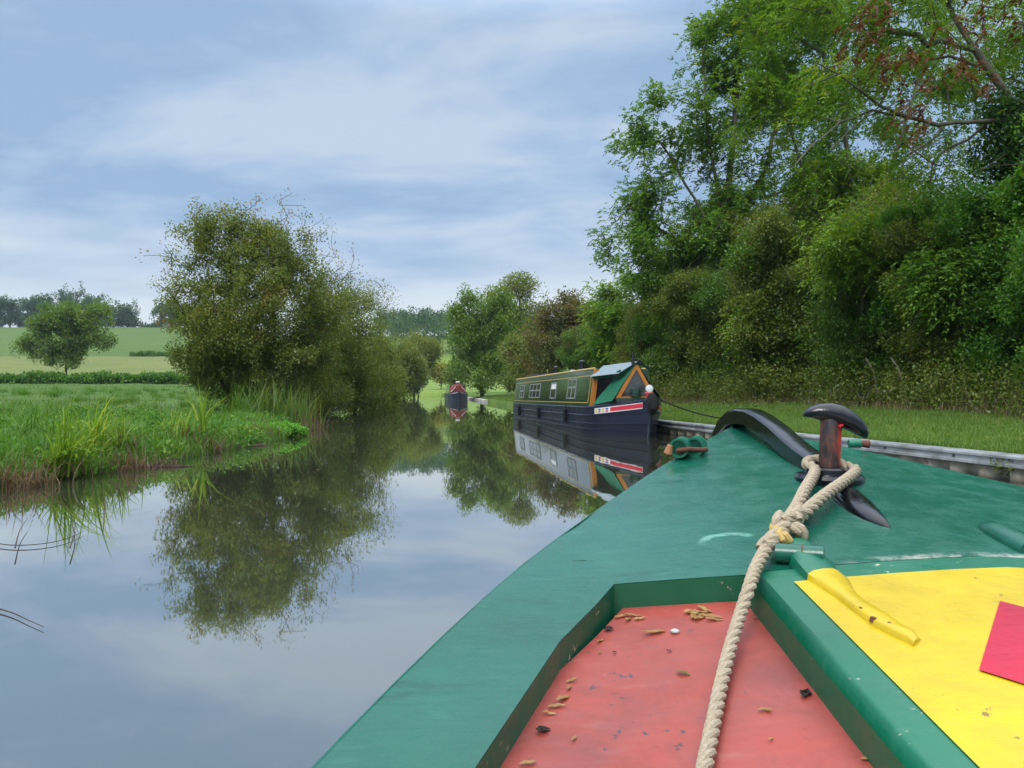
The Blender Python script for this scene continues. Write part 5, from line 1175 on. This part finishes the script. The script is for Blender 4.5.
# undergrowth along the hedge foot: dry stalks and brambles
hx = np.array([h[0] for h in HED[:16]]); hd = np.array([h[1] for h in HED[:16]]); hX = (hx - 512) / F * hd
def hedge_foot(n, fwd0, fwd1):
    u = rng.random(n) * (len(hd) - 1); i = u.astype(int); f = u - i; i2 = np.minimum(i + 1, len(hd) - 1)
    x = hX[i] * (1 - f) + hX[i2] * f; y = hd[i] * (1 - f) + hd[i2] * f; o = rng.uniform(fwd0, fwd1, n) ; x = x - o * .9; y = y - o * .42
    return np.stack([x, y, ground_z(x, y)], 1)
P = hedge_foot(1100, .9, 2.4); V, Q, tt = blades(rng, P, .8, .024, .7, segs=3)
P2 = hedge_foot(2600, 1.4, 2.7); V2, Q2, t2 = blades(rng, P2, .28, .02, 1.0, segs=2)
V, Q, tt = cat((V, Q, tt), (V2, Q2, t2 + .15)); tag(np_mesh('dry_stalks', V, Q, G_straw, tint=tt), 'dry stalks and dead grass along the hedge foot', 'undergrowth', kind='stuff')
P = hedge_foot(3000, .5, 2.5); P[:, 2] += rng.random(len(P)) ** 1.6 * 1.1; V, Q, tt = simple_leaves(rng, P, 18, .20, .085, .055); tag(np_mesh('bramble_cover', V, Q, L_haw, tint=tt), 'brambles and nettles along the hedge foot', 'undergrowth', kind='stuff')
M_pale = bark('pale_dead_wood', (.20, .17, .13), (.38, .34, .28), 8)
for i, (px, py, d, pts, lab) in enumerate([(973, 408, 18.6, [(0, 0), (-3, -9), (-7, -17)], 'pale bent dead stem under the ivy trunk hedge'), (908, 405, 21, [(0, 0), (-4, -16), (-10, -38), (-18, -48)], 'long pale leaning stem in the deep green hedge'), (862, 404, 23, [(0, 0), (-3, -8), (-6, -14)], 'short pale stem right of the stud cap'),
        (998, 405, 19, [(0, 0), (-1, -12), (2, -24)], 'upright weathered stub by the right hedge end'), (880, 390, 22.5, [(0, 0), (-6, -18), (-14, -32)], 'grey arching stem above the verge grass'), (1012, 404, 18.8, [(0, 0), (1, -10), (-2, -19)], 'short upright stub at the far right hedge foot')]):
    P = [at(px + a, py + b, d) for a, b in pts]; P[0].z = gz(P[0].x, P[0].y) - .05; o = P[0].copy(); m = MB(); m.tube([v - o for v in P], [.032, .026, .02, .014][:len(P)], 7); q = m.build('bare_branch', M_pale, None, smooth=True); q.location = o; tag(q, lab, 'dead stem', 'pale dead stems in the hedge foot')
# clump along the left bank
def clump(name, px, py, n, h, w, spread, lean, mat, label, group, cat_='sedge', seed=1, dirs=None, second=None):
    r = np.random.default_rng(seed); d = EYE * F / (py - HZ); x = (px - 512) / F * d; c = Vector((x, d, max(-.02, gz(x, d)))); root = empty(name, c); tag(root, label, cat_, group)
    P = r.normal(size=(n, 3)) * np.array([spread, spread, 0]); dd = None if dirs is None else np.tile(np.array(dirs, float), (n, 1))
    V, Q, tt = blades(r, P, h, w, lean, dd, segs=5); np_mesh('blades', V, Q, mat, root, tint=tt)
    if second:
        m2, n2, h2 = second; P = r.normal(size=(n2, 3)) * np.array([spread * 1.2, spread * 1.2, 0]); V, Q, tt = blades(r, P, h2, w, lean * 1.6, None, segs=4); np_mesh('dead_blades', V, Q, m2, root, tint=tt)
GS = 'sedge clumps along the left bank'
clump('sedge_clump', 62, 478, 130, .95, 0.027, .14, 1.3, G_sedge, 'sprawling yellow-green sedge bending over the water, left of centre bank', GS, seed=1, dirs=(.7, -.3, 0), second=(G_dead, 40, .5))
clump('sedge_clump', 95, 468, 50, .9, 0.031, .10, 1.0, G_sedge, 'sedge leaning right beside the sprawling clump', GS, seed=2, dirs=(.6, -.1, 0))
clump('sedge_clump', 118, 464, 60, .60, 0.025, .12, .7, G_sedge, 'upright green sedge above the brown litter', GS, seed=3, second=(G_dead, 60, .45))
clump('sedge_clump', 201, 448, 26, .95, 0.041, .05, .5, G_sedge, 'tall bright yellow sedge at the bank corner', GS, seed=4, dirs=(.5, 0, 0))
clump('sedge_clump', 178, 452, 80, .6, 0.027, .16, 1.0, G_sedge, 'low arching sedge left of the bank corner', GS, seed=5, second=(G_dead, 90, .4))
clump('sedge_clump', 30, 455, 80, .6, 0.027, .2, .8, G_mead, 'deep green sedge at the far left bank top', GS, seed=6)
clump('sedge_clump', 290, 428, 130, 1.35, 0.03, .35, .6, G_reed, 'tall sedge bed in front of the big hawthorn, left half', GS, seed=7, dirs=(.4, 0, 0))
clump('sedge_clump', 262, 424, 130, 1.35, 0.03, .35, .65, G_reed, 'tall sedge bed behind the watercress', GS, seed=8, dirs=(.4, 0, 0))
clump('sedge_clump', 306, 425, 80, 1.1, 0.03, .25, .6, G_reed, 'sedge at the right end by the hawthorn shade', GS, seed=9, second=(G_dead, 60, .7))
clump('sedge_clump', 240, 426, 80, 1.0, 0.041, .3, .8, G_mead, 'grassy clump left of the tall sedge bed', GS, seed=10)
GD = 'brown dead reed clumps at the waterline'
for i, (px, py, n, h, sp, lab) in enumerate([(8, 489, 170, .48, .26, 'brown dead reed mass at the left edge of the bank'), (128, 470, 100, .40, .18, 'brown litter and reeds below the upright sedge'), (165, 466, 40, .26, .12, 'brown reed litter mid bank'), (208, 453, 120, .42, .18, 'rusty dead reeds round the yellow sedge'), (262, 441, 80, .5, .16, 'dead brown reeds beside the watercress'), (312, 430, 70, .5, .3, 'dead reeds under the hawthorn edge'), (38, 486, 45, .34, .14, 'dead reeds left of the sprawling sedge')]):
    clump('dead_reed_clump', px, py, n, h, .014, sp, 1.3, G_dead, lab, GD, 'dead reeds', 200 + i)
def cress(px, py, rx, ry, n, label, seed):
    r = np.random.default_rng(seed); d = EYE * F / (py - HZ); c = at(px, py, d); c.z = .08; root = empty('watercress_patch', c); tag(root, label, 'watercress', 'watercress at the left bank')
    a = r.uniform(0, 6.28, n); q = np.sqrt(r.random(n)) * (1 + .25 * np.sin(3 * a)); P = np.stack([np.cos(a) * q * rx, np.sin(a) * q * ry, .03 + r.random(n) * .22 * (1 - q * q * .75)], 1)
    V, Q, tt = simple_leaves(r, P, 9, .05, .06, .05, up=.1); np_mesh('leaves', V, Q, L_cress, root, tint=tt)
cress(257, 438, .7, 1.1, 900, 'bright green watercress mound at the bank corner', 1); cress(284, 436.5, .45, .7, 420, 'lower lime green watercress running right into the water', 2); cress(236, 437, .6, 1.0, 600, 'watercress behind the bank corner reeds', 3)
wd_ = visible(roots_left(260, 8.5, 26, .12, 7, 1.4)); wd_ = np.repeat(wd_, 22, 0) + rng.normal(size=(260 * 22 if False else len(wd_) * 22, 3)) * [.16, .16, .07]; wd_[:, 2] += .14
V, Q, tt = simple_leaves(rng, wd_, 3, .06, .075, .045, up=.3); tt = np.clip(tt + np.repeat(rng.normal(0, .2, len(wd_) // 22), 66), 0, 1); tag(np_mesh('bank_weeds', V, Q, L_green, tint=tt), 'low leafy weeds mixed into the left bank grass', 'weeds', kind='stuff')
# mud shelf by the corner, fallen stems in the water
M_mud = grass_mat('mud_litter', (.03, .022, .016), (.075, .052, .036), (.16, .115, .08), scale=3)
for px, py, rx, ry, lab in ((236, 446, .7, .2, 'muddy litter shelf below the watercress'), (150, 467, .6, .12, 'muddy litter shelf mid bank')):
    d = EYE * F / (py - HZ); c = at(px, py, d); c.z = 0; r = random.Random(3); m = MB(); ring = lambda f, z: [(math.cos(a) * rx * f * (1 + .2 * math.sin(5 * a)), math.sin(a) * ry * f * (1 + .2 * math.cos(3 * a)), z + r.uniform(-.008, .008)) for a in [2 * math.pi * k / 24 for k in range(24)]]
    m.loft([ring(1.05, -.05), ring(.95, .015), ring(.6, .04), ring(.2, .045)]); q = m.build('mud_shelf', M_mud, None, smooth=True); q.location = c; tag(q, lab, 'mud', kind='structure')
M_stem = bark('wet_dead_stem', (.035, .028, .02), (.10, .08, .05), 20)
for i, (pts, z, lab) in enumerate([([(-20, 540), (10, 545), (40, 544), (66, 539), (84, 531)], .02, 'dark arching dead stem lying on the water at the left'), ([(15, 548), (20, 530), (28, 518)], .06, 'short dead stem standing from the water'), ([(-20, 604), (10, 612), (28, 620), (44, 627)], .015, 'single dark blade on the water at the left edge'), ([(70, 548), (75, 528), (72, 512)], .06, 'bent dead stem near the arching one'), ([(105, 500), (104, 515), (103, 530)], .02, 'dead stalk in the water below the bank')]):
    P = []
    for px, py in pts:
        d = (EYE - z) * F / (py - HZ); P.append(at(px, py, d))
    o = P[0].copy(); m = MB(); P = smooth_path([v - o for v in P], .04); m.tube(P, [.0055 - .004 * k / len(P) for k in range(len(P))], 6); q = m.build('fallen_reed', M_stem, None, smooth=True); q.location = o; tag(q, lab, 'dead stem', 'dead stems in the water')
M_float = leaf_mat('floating_dead_leaf', [(0, (.20, .13, .05)), (.3, (.34, .24, .09))], nscale=40)
for i, (px, py) in enumerate([(343, 430), (352, 452), (410, 455), (318, 470), (372, 438)]):
    d = EYE * F / (py - HZ); r = random.Random(i); m = MB(); a = r.uniform(0, 6.28); s = .035 + .02 * r.random(); ca, sa = math.cos(a), math.sin(a)
    P = [(u * s * ca - v * s * sa, u * s * sa + v * s * ca, z) for u, v, z in ((-1, 0, .004), (-.3, .42, .007), (.5, .3, .006), (1, 0, .009), (.4, -.38, .006), (-.4, -.36, .007))]
    m.prism(P, (0, 0, .0012)); o = m.build('floating_leaf', M_float, None); o.location = at(px, py, d); o.location.z = 0; tag(o, 'single small tan leaf floating on the open canal water', 'leaf', 'leaves floating on the canal')
# a few plants growing out of the piling
for i, (px, py, d, n) in enumerate([(1003, 470, 8.9, 60), (956, 463, 10.2, 26)]):
    r = np.random.default_rng(i); c = at(px, py, d); c.x = float(XR(d)) - .12; root = empty('piling_weed', c); tag(root, ['leafy weed growing from the piling at the right edge', 'small weed on the piling left of the leafy one'][i], 'weed')
    V, Q, tt = simple_leaves(r, r.normal(size=(n, 3)) * [.06, .14, .07] , 7, .05, .05, .03); np_mesh('leaves', V, Q, L_haw, root, tint=tt)

# ------------------------------------------------------------------ damp autumn air
t = NT('damp_air'); t.N.remove(t.p); v = t.n('VolumePrincipled'); v.inputs['Color'].default_value = (.70, .84, 1.0, 1); v.inputs['Density'].default_value = .00018; v.inputs['Anisotropy'].default_value = .2
t.L.new(v.outputs[0], t.out.inputs['Volume'])
m = MB(); m.box((0, 470, 40), (1120, 1100, 84)); hz = m.build('haze', t.m, None); tag(hz, 'thin damp air', 'haze', kind='stuff'); hz.display_type = 'WIRE'
